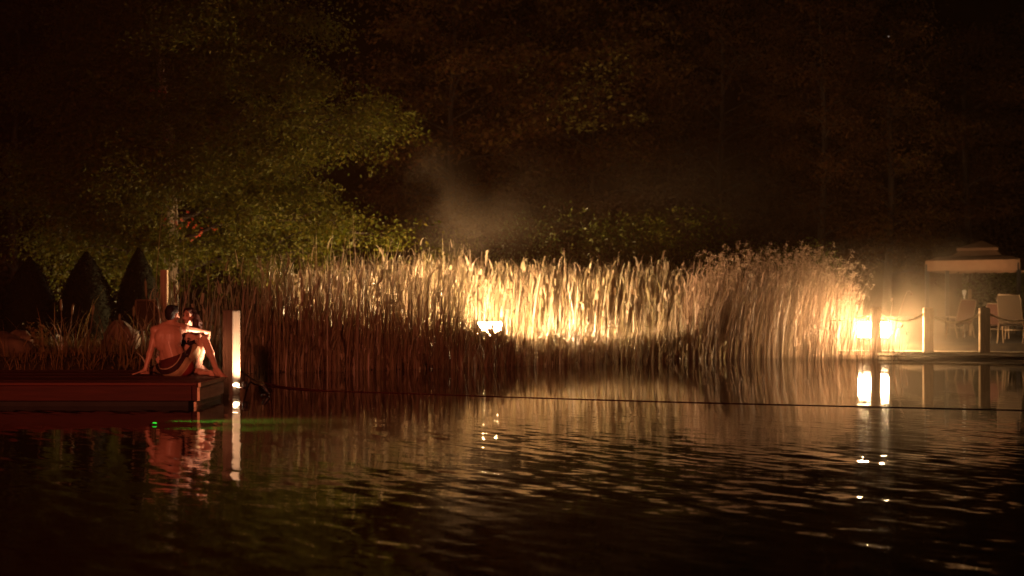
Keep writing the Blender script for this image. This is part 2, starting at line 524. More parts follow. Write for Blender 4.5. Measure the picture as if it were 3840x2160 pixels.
def bush(name, base, rx, ry, h, n, leaf, leafmat, label, group=None, lumps=14, seed=3, cat='bush'):
    rg = np.random.default_rng(seed)
    t = empty(name, base, label, cat, group)
    b = Vector(base)
    st = MB()
    Cs, Os = [], []
    for i in range(lumps):
        a = rg.uniform(0, 2 * math.pi); k = math.sqrt(rg.uniform(0, 1)); z = rg.uniform(0.25, 0.88)
        f = math.sqrt(max(0.05, 1 - (z - 0.35) ** 2 * 1.6))
        c = np.array([b.x + rx * k * f * math.cos(a) * 0.8, b.y + ry * k * f * math.sin(a) * 0.8, b.z + h * z])
        m = n // lumps
        d = rg.normal(size=(m, 3)); d /= np.linalg.norm(d, axis=1, keepdims=True)
        rad = rg.uniform(0.35, 1.08, m)[:, None] ** 0.6 * np.array([0.42 * rx, 0.45 * ry, 0.30 * h]) * rg.uniform(0.7, 1.2)
        Cs.append(c + d * rad); Os.append(d)
        st.tube([(b.x + 0.1 * math.cos(a), b.y + 0.1 * math.sin(a), b.z - 0.1), (b.x + (c[0] - b.x) * .5, b.y + (c[1] - b.y) * .5, b.z + h * z * .6), c], [0.035, 0.022, 0.008], 5, cap=False)
    st.build('stem', M['bark_dark'], t, smooth=True)
    C = np.concatenate(Cs); O = np.concatenate(Os)
    k = C[:, 2] > b.z + 0.02
    link('foliage', leaf_mesh('foliage', C[k], leaf, 0.2, outward=O[k]), M[leafmat], t)
    return t
def gz(x, y): return float(ground_z(np.array([x]), np.array([y]))[0])

# ------------------------------------------------------------------ reed bed
FRONT = [(-5.6, 21.9), (-5.0, 24.6), (-4.7, 25.9), (-1.17, 28.2), (3.58, 33.4), (8.1, 36.6), (9.6, 37.4)]
def front_y(x):
    xs = [p[0] for p in FRONT]; ys = [p[1] for p in FRONT]
    return np.interp(x, xs, ys)
def reed_top(x):
    """stand height along the shore, from the photograph's skyline"""
    return np.interp(x, [-6.0, -5.0, -3.5, -2.2, 0, 2.5, 4.1, 4.5, 5.5, 7.5, 8.6, 9.3], [1.8, 1.9, 2.03, 2.2, 2.15, 2.2, 2.25, 2.05, 2.2, 2.32, 1.95, 1.4])
def reeds(n, x0, x1, depth, hscale=1.0, wid=0.02, lean=(0.0, 0.0), off=0.0, hvar=0.1, dens=None):
    x = RNG.uniform(x0, x1, n)
    y = front_y(x) + off + RNG.uniform(0, 1, n) ** 0.9 * depth
    clump = 0.03 * np.sin(x * 5.1 + 1) + 0.025 * np.sin(x * 12.7 + y * 3) + 0.03 * np.sin(x * 2.1 + y * 1.4)
    h = reed_top(x) * hscale * (1 + clump + RNG.normal(0, hvar, n))
    z = np.maximum(ground_z(x, y), -0.25)
    bend = np.stack([RNG.normal(lean[0], 0.16, n), RNG.normal(lean[1], 0.13, n)], -1) * (h / 2)[:, None]
    w_ = wid * RNG.uniform(0.6, 1.4, n)
    dr = np.where(RNG.uniform(size=n) < 0.12, RNG.uniform(0.2, 0.5, n), RNG.uniform(0, 0.06, n))
    return np.stack([x, y, z], -1), h, bend, w_, dr
def bed(parts, name, material, label):
    A = [np.concatenate([p[i] for p in parts]) for i in range(5)]
    o = link(name, ribbon_mesh(name, A[0], A[1], A[2], A[3], 6, A[4]), material)
    return tag(o, label, 'reeds', kind='stuff')
def fringe_top(x):
    return np.interp(x, [-6, -3.6, -2.6, -1.6, -.7, .3, 2.0, 3.4, 5.0, 6.5, 8.0, 9.2], [1.3, 1.22, 1.10, 1.02, .98, .86, .62, .60, .8, .7, .45, .4]) / reed_top(x)
def low(p):
    f = fringe_top(p[0][:, 0]) * np.clip(1 + 0 * p[1], 0, 9)
    gap = (np.abs(p[0][:, 0] + .47) < .5) & (RNG.uniform(size=len(f)) < .95)
    f = np.where(gap, np.minimum(f, .72 / p[1]), f)
    return (p[0], p[1] * f, p[2] * f[:, None], p[3], p[4])
def gapcut(p):
    k = (np.abs(p[0][:, 0] + .47) < .55) & (RNG.uniform(size=len(p[1])) < .9)
    return (p[0], np.where(k, .7, p[1]), p[2], p[3], p[4])
STAND = [(-5.6, 34.0), (-4.4, 35.0), (-3.0, 36.0), (-.5, 36.6), (2.0, 37.1), (4.9, 37.8)]
def tall(n, x0, x1, depth, hs, wid, lean, hvar):
    x = RNG.uniform(x0, x1, n)
    y = np.interp(x, [p[0] for p in STAND], [p[1] for p in STAND]) + RNG.uniform(0, 1, n) ** 0.8 * depth
    # the skyline the camera sees: same top line whatever the distance
    clump = 0.05 * np.sin(x * 5.1 + 1) + 0.035 * np.sin(x * 12.7 + y * 2) + 0.03 * np.sin(x * 2.1)
    h = (1.12 + (reed_top(x) - 1.12) * y / np.interp(x, [-5.6, 4.9], [27.0, 34.5])) * hs * (1 + clump * .6 + RNG.normal(0, hvar, n))
    bend = np.stack([RNG.normal(lean, 0.17, n), RNG.normal(0, 0.13, n)], -1) * (h / 2)[:, None]
    dr = np.where(RNG.uniform(size=n) < 0.14, RNG.uniform(0.2, 0.5, n), RNG.uniform(0, 0.06, n))
    return np.stack([x, y, np.full(n, -.05)], -1), h, bend, wid * RNG.uniform(.5, 1.6, n), dr
def scraps(base_fn, n, hmin, hmax, lmin, lmax, wid):
    """bent and broken leaf blades caught at all heights of the stand"""
    r_, h_, b_, w_, d_ = base_fn
    k = RNG.integers(0, len(r_), n)
    u = RNG.uniform(hmin, hmax, n)
    p = r_[k].copy()
    p[:, 0] += b_[k, 0] * u ** 1.8 + RNG.normal(0, .03, n); p[:, 1] += b_[k, 1] * u ** 1.8 - RNG.uniform(0, .12, n)
    p[:, 2] += h_[k] * u
    L_ = RNG.uniform(lmin, lmax, n)
    sgn = np.where(RNG.uniform(size=n) < .3, -1.0, 1.0)
    return p, L_ * sgn, np.stack([RNG.normal(.03, .30, n), RNG.normal(0, .25, n)], -1) * L_[:, None], wid * RNG.uniform(.5, 1.5, n), RNG.uniform(0, .9, n)
tallA = tall(5000, -5.4, 4.8, 2.4, .98, 0.038, .06, .075)
stand = [tallA, tall(2600, -5.4, 4.8, 1.6, .74, .038, .05, .2), scraps(tallA, 9000, .3, .95, .15, .5, .042),
         gapcut(reeds(760, -5.6, -.2, 2.2, 0.90, 0.024, (0.04, 0), hvar=.10)),
         low(reeds(3400, -5.6, 5.2, 1.6, 0.54, 0.024, (0.03, -0.03), hvar=0.38)),
         low(reeds(1300, -5.6, 5.2, 1.6, 1.05, 0.022, (0.05, -0.03), hvar=0.55)),
         reeds(1100, -5.2, 6.0, 0.9, 0.30, 0.020, (0.2, -0.1), hvar=0.35)]
stand.append(scraps(stand[4], 4500, .2, .95, .12, .4, .026))
stand.append(scraps(stand[3], 1500, .2, .95, .12, .45, .026))
bed(stand, 'cattail_reeds', M['reed'], 'dense stand of straw coloured cattail reeds along the far shore')
seedp = [reeds(2800, 4.3, 8.9, 2.4, 0.86, 0.017, (0.16, 0.0), hvar=.14), reeds(900, 4.2, 9.2, 1.0, 0.5, 0.020, (0.12, -0.05), hvar=0.25)]
seedp.append(scraps(seedp[0], 4200, .25, .95, .1, .4, .024))
seedp += [reeds(330, 6.9, 9.05, 0.5, 0.78, 0.010, (0.22, 0.0), off=-2.1, hvar=.2), reeds(26, 9.0, 9.9, 0.4, 0.62, 0.010, (0.3, 0.0), off=-2.0, hvar=.3)]
bed(seedp, 'seed_head_reeds', M['seed'], 'thin feathery reeds with fluffy seed heads beside the bright lantern')
def plume_stems(n, x0, x1, name, label):
    x = RNG.uniform(x0, x1, n); y = front_y(x) + RNG.uniform(0.0, 1.8, n)
    h = reed_top(x) * RNG.uniform(0.80, 1.2, n)
    z = np.maximum(ground_z(x, y), -0.2)
    bend = np.stack([RNG.normal(0.16, 0.16, n), RNG.normal(0, 0.12, n)], -1) * h[:, None] * 0.7
    root = np.stack([x, y, z], -1)
    me = ribbon_mesh('stem', root, h, bend, np.full(n, 0.015), 6, np.full(n, 0.02), taper=6)
    tip = np.stack([x + bend[:, 0], y + bend[:, 1], z + h * 0.98], -1)
    m = 16
    C = (tip[:, None, :] + RNG.normal(size=(n, m, 3)) * np.array([0.032, 0.032, 0.036])).reshape(-1, 3)
    hm = leaf_mesh('heads', C, 0.055, 0.3, 0.4)
    # one object: stems and fluffy heads of the mass together
    bm = bmesh.new(); bm.from_mesh(me); bm.from_mesh(hm)
    out = bpy.data.meshes.new(name); bm.to_mesh(out); bm.free()
    o = link(name, out, M['seed'])
    return tag(o, label, 'reeds', kind='stuff')
plume_stems(520, 4.6, 9.1, 'reed_seed_heads', 'fluffy pinkish seed heads on thin stems above the lantern')

# single arching stems that lean out past the lantern
def arching_stem(px, Y, pts, label):
    s = empty('arching_reed', P(px, pts[0][1], Y), label, 'reed', 'arching reeds by the lantern')
    ps = [P(a, b, Y) for a, b in pts]
    # smooth the polyline
    sm = []
    for i in range(len(ps) - 1):
        p0, p1, p2, p3 = ps[max(i - 1, 0)], ps[i], ps[i + 1], ps[min(i + 2, len(ps) - 1)]
        for k in range(5):
            u = k / 5
            sm.append(0.5 * ((2 * p1) + (p2 - p0) * u + (2 * p0 - 5 * p1 + 4 * p2 - p3) * u * u + (3 * p1 - p0 - 3 * p2 + p3) * u ** 3))
    sm.append(ps[-1])
    MB().tube(sm, [0.011 * (1 - 0.6 * i / len(sm)) for i in range(len(sm))], 5).build('stem', M['seed'], s, True)
    e = np.array(sm[-3:]).mean(0)
    MB().ball(Vector(e), (.028, .028, .05), Matrix.Rotation(R(25), 3, 'Y'), 12).build('seed_head', M['seed'], s, True)
arching_stem(3352, 35.4, [(3352, 1345), (3357, 1240), (3380, 1150), (3400, 1098), (3412, 1092), (3419, 1105)], 'tall reed stem arching right with drooping tip, farthest from the reed bed')
arching_stem(3318, 35.5, [(3330, 1345), (3335, 1220), (3346, 1140), (3344, 1122)], 'short upright reed stem just right of the lit lantern')
arching_stem(3385, 35.3, [(3370, 1345), (3378, 1240), (3384, 1220)], 'low stubby reed leaf in front of the rope swag')
arching_stem(3390, 35.3, [(3345, 1345), (3352, 1245), (3368, 1228), (3388, 1232), (3402, 1252)], 'low hooked reed stem bending over beside the lantern')

# cattails standing alone before the dark clipped shrubs
def lone_cattail(px, py, top, lean_px, Y, label):
    base = P(px, py, Y); base.z = gz(base.x, base.y)
    c = empty('cattail_plant', base, label, 'cattail', 'lone cattails on the left bank')
    tip = P(px + lean_px, top, Y)
    mid = base.lerp(tip, 0.55) + Vector((0.02, 0, 0.03))
    a = tip.lerp(mid, 0.05); b_ = tip.lerp(mid, 0.55)
    MB().tube([base, mid, tip], [0.012, 0.010, 0.006], 6).build('stem', M['reed'], c, True)
    MB().tube([b_, b_.lerp(a, .08), b_.lerp(a, .5), b_.lerp(a, .92), a], [0.006, 0.019, 0.021, 0.018, 0.004], 8).build('seed_spike', M['reed'], c, True)
    n = 5
    root = np.repeat(np.array(base)[None], n, 0) + RNG.normal(size=(n, 3)) * np.array([.04, .04, 0])
    h = (tip.z - base.z) * RNG.uniform(0.5, 0.85, n)
    link('leaves', ribbon_mesh('leaves', root, h, RNG.normal(0, 0.16, (n, 2)), np.full(n, 0.024), 6, RNG.uniform(0, .3, n)), M['reed'], c)
lone_cattail(225, 1370, 1118, 3, 24.0, 'thin straight cattail, leftmost one on the bank')
lone_cattail(245, 1370, 1138, 30, 24.2, 'cattail leaning right in front of the middle clipped cone')
lone_cattail(322, 1370, 1140, 30, 24.0, 'tall stout cattail before the gap between the cones')
lone_cattail(437, 1370, 1175, 12, 24.2, 'bent broken cattail in front of the pale gap')
lone_cattail(490, 1370, 1145, 12, 24.1, 'stout cattail just left of the tilted sling chair')
lone_cattail(550, 1370, 1045, -5, 24.5, 'tallest crooked cattail standing before the sling chair')

# bank grass
def scatter_grass(n, x0, x1, d0, d1, h, wid, name, label):
    x = RNG.uniform(x0, x1, n * 3); y = RNG.uniform(20.3, 31, n * 3)
    d = pond_sd(x, y)
    k = (d > d0) & (d < d1)
    x, y = x[k][:n], y[k][:n]
    m = len(x)
    cl = 0.6 + 0.5 * np.sin(x * 3.1 + 1) * np.sin(y * 2.3) + 0.3 * np.sin(x * 9 + y * 5)
    hh = h * np.clip(cl + RNG.normal(0, .25, m), 0.25, 2)
    z = ground_z(x, y)
    o = link(name, ribbon_mesh(name, np.stack([x, y, z], -1), hh, RNG.normal(0, 0.4, (m, 2)) * hh[:, None], wid * RNG.uniform(.6, 1.4, m), 5, RNG.uniform(0, .5, m)), M['grass'])
    return tag(o, label, 'grass', kind='stuff')
scatter_grass(9000, -13, -4.6, -0.2, 5.0, 0.19, 0.012, 'grass', 'dry reddish grass on the bank behind the dock')
scatter_grass(520, -8.4, -4.6, -0.1, 3.0, 0.72, 0.016, 'tall_grass', 'taller dry grass and reeds left of the couple')

# ------------------------------------------------------------------ trees and shrubs
def big_profile(zr, az):
    c = math.cos(az)
    right = np.interp(zr, [0, .15, .3, .42, .6, 1.0], [5.6, 6.0, 5.4, 4.2, 3.8, 0.6])
    leftr = np.interp(zr, [0, .15, .3, .5, .7, 1.0], [4.4, 4.2, 3.6, 3.0, 2.2, 0.5])
    deep = np.interp(zr, [0, .4, 1.0], [3.8, 3.2, 0.6])
    side = right if c > 0 else leftr
    return float(abs(c) * side + (1 - abs(c)) * deep)
TB = P(652, 1150, 36.5); TB.z = gz(TB.x, TB.y)
rb = np.array(P(550, 355, 36.0)) + RNG.normal(size=(60, 3)) * np.array([.32, .2, .10])
rb2 = np.array(P(720, 860, 35.0)) + RNG.normal(size=(45, 3)) * np.array([.5, .3, .22])
branch_tree('broadleaf_tree', TB, 13.0, big_profile, 'large spreading green tree lit from below, behind the seated couple', trunk_r=0.185, lean=(-0.9, 0.3), n_limb=66,
            subs=7, twigs=8, leaves=74, leaf=0.098, leafmat='leaf_green', z_low=1.45, spread=0.46, droop=0.35, seed=5,
            extra=[('red_leaves', 'leaf_red', np.concatenate([rb, rb2]), 0.12)])

def maple_profile(zr, az):
    return float(np.interp(zr, [0, .2, .5, .8, 1.0], [2.2, 3.2, 3.4, 2.4, 0.5]))
def thin_profile(zr, az):
    return float(np.interp(zr, [0, .3, .7, 1.0], [1.4, 2.0, 1.5, 0.4]))
BACK = [ # px, Y, height, profile, leaf, mat, label, z_low, limbs
    (1700, 47, 13, maple_profile, .16, 'leaf_maple', 'dark reddish tree behind the rising grey steam', 3.0, 26),
    (2230, 49, 13, maple_profile, .17, 'leaf_maple', 'maple with a few golden sprays coloured as lit above the reeds', 3.2, 30),
    (2700, 50, 14, maple_profile, .16, 'leaf_dark', 'dark tree right of the maple with golden sprays', 3.0, 24),
    (3080, 46, 12, thin_profile, .12, 'leaf_dark', 'slim dark tree behind the fluffy reeds', 1.5, 26),
    (3330, 48, 13, thin_profile, .12, 'leaf_maple', 'slim brown tree above the bright lantern', 1.8, 26),
    (3620, 50, 11, thin_profile, .13, 'leaf_dark', 'sparse tree with bare limbs behind the gazebo roof', 2.6, 14),
    (3900, 52, 12, maple_profile, .15, 'leaf_dark', 'dark tree at the far right edge', 2.4, 22),
    (60, 44, 11, maple_profile, .13, 'leaf_dark', 'dark tree at the far left edge', 1.0, 22),
]
for i, (px, Y, h, pf, lf, lm, lab, zl, nl) in enumerate(BACK):
    b = P(px, 1188, Y); b.z = gz(b.x, b.y)
    ex = None
    if i == 1:
        g1 = [((2080, 390), (.50, .4, .35), 150), ((2200, 330), (.45, .4, .50), 150), ((2290, 250), (.35, .3, .65), 150), ((2200, 470), (.35, .3, .12), 60), ((2390, 445), (.25, .3, .1), 30), ((1990, 240), (.4, .3, .3), 70)]
        ex = [('lit_golden_leaves', 'leaf_gold_lit', np.concatenate([np.array(P(a, c, 46.5)) + RNG.normal(size=(m, 3)) * np.array(sd) for (a, c), sd, m in g1]), 0.17)]
    branch_tree('woodland_tree', b, h, pf, lab, trunk_r=0.14, n_limb=int(nl * 1.25), subs=5, twigs=5, leaves=24, leaf=lf, leafmat=lm, barkmat='bark_dark', z_low=zl, spread=0.5,
                droop=0.3, group='trees beyond the pond', seed=20 + i, extra=ex, up=0.5 if pf is thin_profile else 0.25)
for i, (px, Y, rx, h, lab) in enumerate([
        (2150, 40, 2.4, 3.3, 'leafy green bush behind the brightest reeds'),
        (2560, 41, 2.2, 3.4, 'dark bush behind the reeds right of the leafy green one'),
        (1700, 42, 2.2, 2.8, 'bush veiled by the grey steam'),
        (2950, 43, 2.0, 2.6, 'low dark bush behind the fluffy reeds'),
        (3790, 48, 1.9, 2.6, 'lit green bush under the gazebo roof'),
        (400, 35.5, 1.7, 2.7, 'pale lit bush seen in the gap between the clipped cones')]):
    b = P(px, 1188, Y); b.z = gz(b.x, b.y)
    bush('leafy_bush', b, rx, 1.3, h, 6000, 0.095, 'leaf_bush' if i in (0, 4) else 'leaf_green', lab, 'bushes beyond the pond', seed=40 + i)

# clipped conical shrubs
def topiary(px, w_px, top, Y, label, seed):
    b = P(px, 1260, Y); b.z = gz(b.x, b.y)
    s = F / Y
    rx = w_px / s / 2
    h = P(px, top, Y).z - b.z
    t = empty('conical_shrub', b, label, 'shrub', 'clipped conical shrubs on the left bank')
    rg = np.random.default_rng(seed)
    def rad(k): return rx * np.interp(k, [0, .12, .35, .6, .8, .93, 1], [.80, .98, 1.0, .78, .47, .2, .02])
    MB().tube([b + Vector((0, 0, h * k)) for k in (0, .12, .35, .6, .8, .93, .985)], [float(rad(k)) * .93 + .005 for k in (0, .12, .35, .6, .8, .93, .985)], 24).build('body', M['topiary'], t, True)
    n = 7000
    k = rg.uniform(0, 1, n); a = rg.uniform(0, 2 * math.pi, n)
    r = rad(k) * rg.uniform(.9, 1.02, n)
    C = np.stack([b.x + r * np.cos(a), b.y + r * np.sin(a), b.z + h * k], -1)
    O = np.stack([np.cos(a), np.sin(a), np.full(n, .6)], -1)
    link('foliage', leaf_mesh('foliage', C, .055, -.1, .35, outward=O), M['topiary'], t)
    MB().tube([b + Vector((0, 0, -.2)), b + Vector((0, 0, .25))], [.06, .05], 8).build('stem', M['bark_dark'], t, True)
topiary(325, 215, 945, 31.0, 'black clipped cone shrub, middle of the three and broadest', 71)
topiary(520, 170, 930, 31.5, 'black clipped cone shrub beside the lit tree trunk', 72)
topiary(110, 210, 965, 31.0, 'barely visible clipped cone shrub, leftmost of the three', 73)

# leafy weed on the bank
def weed(px, top, Y, label):
    b = P(px, 1330, Y); b.z = gz(b.x, b.y)
    t = empty('leafy_weed', b, label, 'plant')
    tip = P(px + 4, top, Y)
    st = MB(); Cs = []
    for k in range(7):
        e = tip + Vector((random.uniform(-.22, .22), random.uniform(-.12, .12), -random.uniform(0, .5) * (tip.z - b.z)))
        st.tube([b, b.lerp(e, .5) + Vector((random.uniform(-.05, .05), 0, .05)), e], [.012, .008, .004], 5)
        for q in range(22):
            u = random.uniform(.3, 1)
            Cs.append(np.array(b.lerp(e, u)) + RNG.normal(size=3) * .05)
    st.build('stem', M['grass'], t, True)
    link('foliage', leaf_mesh('foliage', np.array(Cs), .085, .1, .4), M['grass'], t)
weed(155, 1212, 23.6, 'feathery leafy weed growing beside the rocks at left')

# boulders
def rock(px, py, Y, r, label, seed, mt='rock'):
    bm = bmesh.new()
    bmesh.ops.create_icosphere(bm, subdivisions=4, radius=1)
    rg = np.random.default_rng(seed)
    ph = rg.uniform(0, 6, 12)
    for v in bm.verts:
        c = v.co
        f = 1 + .13 * math.sin(c.x * 3.1 + ph[0]) * math.cos(c.y * 2.7 + ph[1]) + .09 * math.sin(c.z * 4.5 + ph[2] + c.x * 2) + .04 * math.sin(c.x * 9 + ph[3]) * math.sin(c.y * 8 + ph[4]) + .03 * math.sin(c.z * 11 + ph[5])
        v.co = Vector((c.x * r[0] * f, c.y * r[1] * f, c.z * r[2] * f))
    me = bpy.data.meshes.new('boulder'); bm.to_mesh(me); bm.free()
    o = link('boulder', me, M[mt], smooth=True)
    p = P(px, py, Y); p.z = gz(p.x, p.y) + r[2] * .35
    o.location = p
    tag(o, label, 'rock', 'boulders on the left bank')
rock(85, 1340, 25.0, (.30, .3, .27), 'rounded reddish boulder left of the leafy weed', 1)
rock(-15, 1340, 24.6, (.28, .3, .25), 'boulder cut by the left edge of the photo', 2)
rock(450, 1300, 25.5, (.34, .3, .40), 'boulder among the grass behind the dock', 3)
rock(30, 1360, 22.8, (.42, .3, .28), 'dark low boulder nearest the dock at left', 4, 'walk_side')

# ------------------------------------------------------------------ dock
DZ = 0.27
def on_deck(px, py, z=DZ):
    s = (py - YH) / (H0 - z); Y = F / s
    return (px - 1920) / s, Y
c1 = on_deck(740, 1437); c2 = on_deck(832, 1414); c3 = on_deck(660, 1387); c4 = (-13.0, c3[1] + 0.35)
c5 = (-13.0, c1[1] + .1)
poly = [c1, c2, c3, c4, c5]
dk = empty('dock', (c1[0], c1[1], 0), 'low red brown timber dock platform carrying the couple', 'dock')
def inside_span(y):
    """x range of the dock polygon at this y"""
    xs = []
    n = len(poly)
    for i in range(n):
        (ax, ay), (bx, by) = poly[i], poly[(i + 1) % n]
        if (ay - y) * (by - y) <= 0 and abs(ay - by) > 1e-6:
            xs.append(ax + (bx - ax) * (y - ay) / (by - ay))
    return (min(xs), max(xs)) if len(xs) >= 2 else None
dm = MB()
y = c1[1] + 0.12
bw = 0.14
def board(a0, a1):
    s0, s1 = inside_span(a0 + 1e-3), inside_span(a1 - 1e-3)
    if not s0 or not s1: return
    bm = dm.bm
    z0, z1 = DZ - .032, DZ + random.uniform(-.0015, .0015)
    lo = [(-13, a0), (s0[1], a0), (s1[1], a1), (-13, a1)]
    vs = [bm.verts.new((x, yy, z)) for z in (z0, z1) for x, yy in lo]
    for f in ((3, 2, 1, 0), (4, 5, 6, 7), (0, 1, 5, 4), (1, 2, 6, 5), (2, 3, 7, 6), (3, 0, 4, 7)):
        bm.faces.new([vs[k] for k in f])
yy = c1[1] + .05
while yy < c3[1]:
    board(yy, yy + bw - .007); yy += bw
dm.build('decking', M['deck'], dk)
fm = MB()
fm.box(((c1[0] - 13) / 2 - .01, c1[1] + .03, DZ - .012), (13 + c1[0], .06, .03), bevel=.006)
fm.build('edge_trim', M['deck'], dk)
fm = MB()
fm.box(((c1[0] - .075 - 13) / 2, c1[1] + .045, DZ - .118), (13 + c1[0] - .075, .03, .17), bevel=.004)
fm.box((c1[0] - .038, c1[1] + .047, DZ - .118), (.055, .035, .17), bevel=.004)
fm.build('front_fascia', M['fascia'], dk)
em = MB()
def end_board(z0, z1, o, th=.03):
    a = Vector((c1[0], c1[1] + .02, 0)); b = Vector((c2[0], c2[1], 0))
    d = (b - a); nrm = Vector((d.y, -d.x, 0)).normalized()
    ang = math.atan2(d.y, d.x)
    em.box((a + b) / 2 + nrm * o + Vector((0, 0, (z0 + z1) / 2)), (d.length, th, z1 - z0), Matrix.Rotation(ang, 3, 'Z'), .004)
end_board(DZ - .045, DZ + .004, .020)
end_board(DZ - .205, DZ - .049, .008)
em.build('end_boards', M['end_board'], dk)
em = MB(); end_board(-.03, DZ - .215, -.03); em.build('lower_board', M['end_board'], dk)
fl = MB()
fl.box(((c1[0] - 13) / 2 - .06, c1[1] + .30, .02), (13 + c1[0] - .14, .35, .13), bevel=.02)
fl.box(((c1[0] - 13) / 2 - .5, c1[1] + 2.6, .0), (12 + c1[0] - .14, .4, .3), bevel=.02)
fl.build('float', M['float'], dk)

# ------------------------------------------------------------------ mooring post with its lamp
PY = 18.9
pc = P(868, 1188, PY)
pw = 0.172
rotz = Matrix.Rotation(R(-27), 3, 'Z')
pm = MB()
zt = P(868, 1162, PY).z
pm.box((pc.x, pc.y, (zt - .6) / 2), (pw, pw, zt + .6), rotz, .022)
po = empty('mooring_post', (pc.x, pc.y, 0), 'square timber mooring post standing beside the dock corner', 'post')
pm.build('timber', M['post'], po)
fr = (rotz @ Vector((1, 0, 0))); fr2 = (rotz @ Vector((0, -1, 0)))
cands = [rotz @ Vector(v) for v in ((1, 0, 0), (-1, 0, 0), (0, 1, 0), (0, -1, 0))]
right_n = max(cands, key=lambda v: v.x - .9 * v.y)
lp = Vector((pc.x, pc.y, .13)) + right_n * (pw / 2)
lamp_pos = P(914, 1441, 18.72)
lm_ = empty('post_lamp', lamp_pos, 'small hooded lamp low on the mooring post, lighting its right face', 'lamp')
hd = MB()
hd.tube([lamp_pos + Vector((.03, -.055, -.055)), lamp_pos + Vector((.028, -.052, -.02)), lamp_pos + Vector((.022, -.045, .035))], [.030, .036, .040], 12)
hd.build('hood', M['black_metal'], lm_, True)
MB().tube([lamp_pos + Vector((.02, -.04, -.04)), lamp_pos.lerp(lp, .5) + Vector((0, 0, -.045)), lp + Vector((0, 0, -.03))], .010, 6).build('bracket', M['steel'], lm_, True)
MB().ball(lp + right_n * .012 + Vector((-.02, -.02, .0)), (.05, .05, .022)).build('lens', M['small_lens'], lm_, True)
fp = P(992, 1448, 18.75); fp.z = .10  # spotlight added on the water to light the post and the couple
fl_ = empty('added_spotlight', (fp.x, fp.y, 0), 'added hooded spotlight lighting post and couple, on the water right of the mooring post', 'lamp')
ax = Vector((-.35, .1, .45)).normalized()
MB().tube([fp - ax * .10, fp - ax * .08, fp - ax * .02, fp + ax * .03], [.012, .028, .031, .031], 12, cap=False).build('hood', M['black_metal'], fl_, True)
MB().ball(Vector((fp.x, fp.y, .0)), (.05, .05, .025)).build('float', M['black_metal'], fl_, True)
MB().ball(fp - ax * .05, (.022, .022, .022)).build('lens', M['dim_lens'], fl_, True)
sp = point('spot_beam', fp, 540.0, (1.0, .60, .36), .015, 'SPOT', Vector((pc.x, pc.y, .88)), 92, .7)
for o in (sp,):
    o.parent = fl_; o.matrix_parent_inverse = Matrix.Translation(fl_.location).inverted()

# ------------------------------------------------------------------ float line on the water
def wpt(px, py, z=.0):
    s = (py - YH) / (H0 - z); return Vector(((px - 1920) / s, F / s, z))
rp = [P(905, 1392, 19.6), wpt(935, 1415, .05), wpt(960, 1428, .03), wpt(1040, 1447, .012), wpt(1150, 1460, .008), wpt(1300, 1467, .006), wpt(1500, 1474, .004),
      wpt(1900, 1488, .004), wpt(2500, 1506, .004), wpt(3100, 1521, .004), wpt(3840, 1538, .004), wpt(4500, 1552, .004)]
sm = []
for i in range(len(rp) - 1):
    p0, p1, p2, p3 = rp[max(i - 1, 0)], rp[i], rp[i + 1], rp[min(i + 2, len(rp) - 1)]
    for k in range(8):
        u = k / 8
        sm.append(.5 * ((2 * p1) + (p2 - p0) * u + (2 * p0 - 5 * p1 + 4 * p2 - p3) * u * u + (3 * p1 - p0 - 3 * p2 + p3) * u ** 3))
sm.append(rp[-1])
tag(MB().tube(sm, [.013 if i < 30 else max(.005, .013 - (i - 30) * .001) for i in range(len(sm))], 8).build('float_line', M['red_rope'], None, True), 'long dark red rope line floating right across the pond', 'rope')

# green marker light on the water
gpos = wpt(575, 1593)
gm = empty('marker_light', gpos, 'tiny green light glowing on the water before the dock', 'light')
MB().ball(gpos + Vector((0, 0, .004)), (.035, .05, .012)).build('float_body', M['black_metal'], gm, True)
MB().ball(gpos + Vector((.012, 0, .016)), (.022, .02, .009)).build('lens', M['green_lens'], gm, True)
gsp = point('marker_beam', gpos + Vector((.06, 0, .035)), 260, (.08, 1, .06), .01, 'SPOT', gpos + Vector((2.6, 0.0, .02)), 5, .9)
gsp.parent = gm; gsp.matrix_parent_inverse = Matrix.Translation(gm.location).inverted()

# ------------------------------------------------------------------ lanterns
def lantern(px, py, Y, label, wd=.72, ht=.36, pane='flood_lens'):
    c = P(px, py, Y)
    g0 = gz(c.x, c.y)
    t = empty('lantern', (c.x, c.y, g0), label, 'lantern', 'bright lanterns on the far bank')
    dp = .34
    MB().box(c, (wd - .04, dp - .04, ht - .02), bevel=.03).build('glowing_pane', M[pane], t)
    hb = MB()
    hb.box(c + Vector((0, 0, ht / 2 + .015)), (wd + .04, dp + .04, .03), bevel=.008)
    hb.build('cap', M['black_metal'], t)
    hb = MB(); hb.box(c - Vector((0, 0, ht / 2 + .015)), (wd, dp, .03), bevel=.008)
    hb.build('tray', M['black_metal'], t)
    zb = c.z - ht / 2 - .03
    hb = MB()
    hb.tube([(c.x, c.y, g0 - .1), (c.x, c.y, zb)], .035, 10)
    hb.build('stake', M['black_metal'], t)
    return t
lantern(1836, 1233, 33.6, 'bright lantern glowing through the middle of the reeds', .62, .32)
lantern(3275, 1236, 35.95, 'dazzling lantern behind the rope rail post at right', .74, .38, 'flood_lens_right')

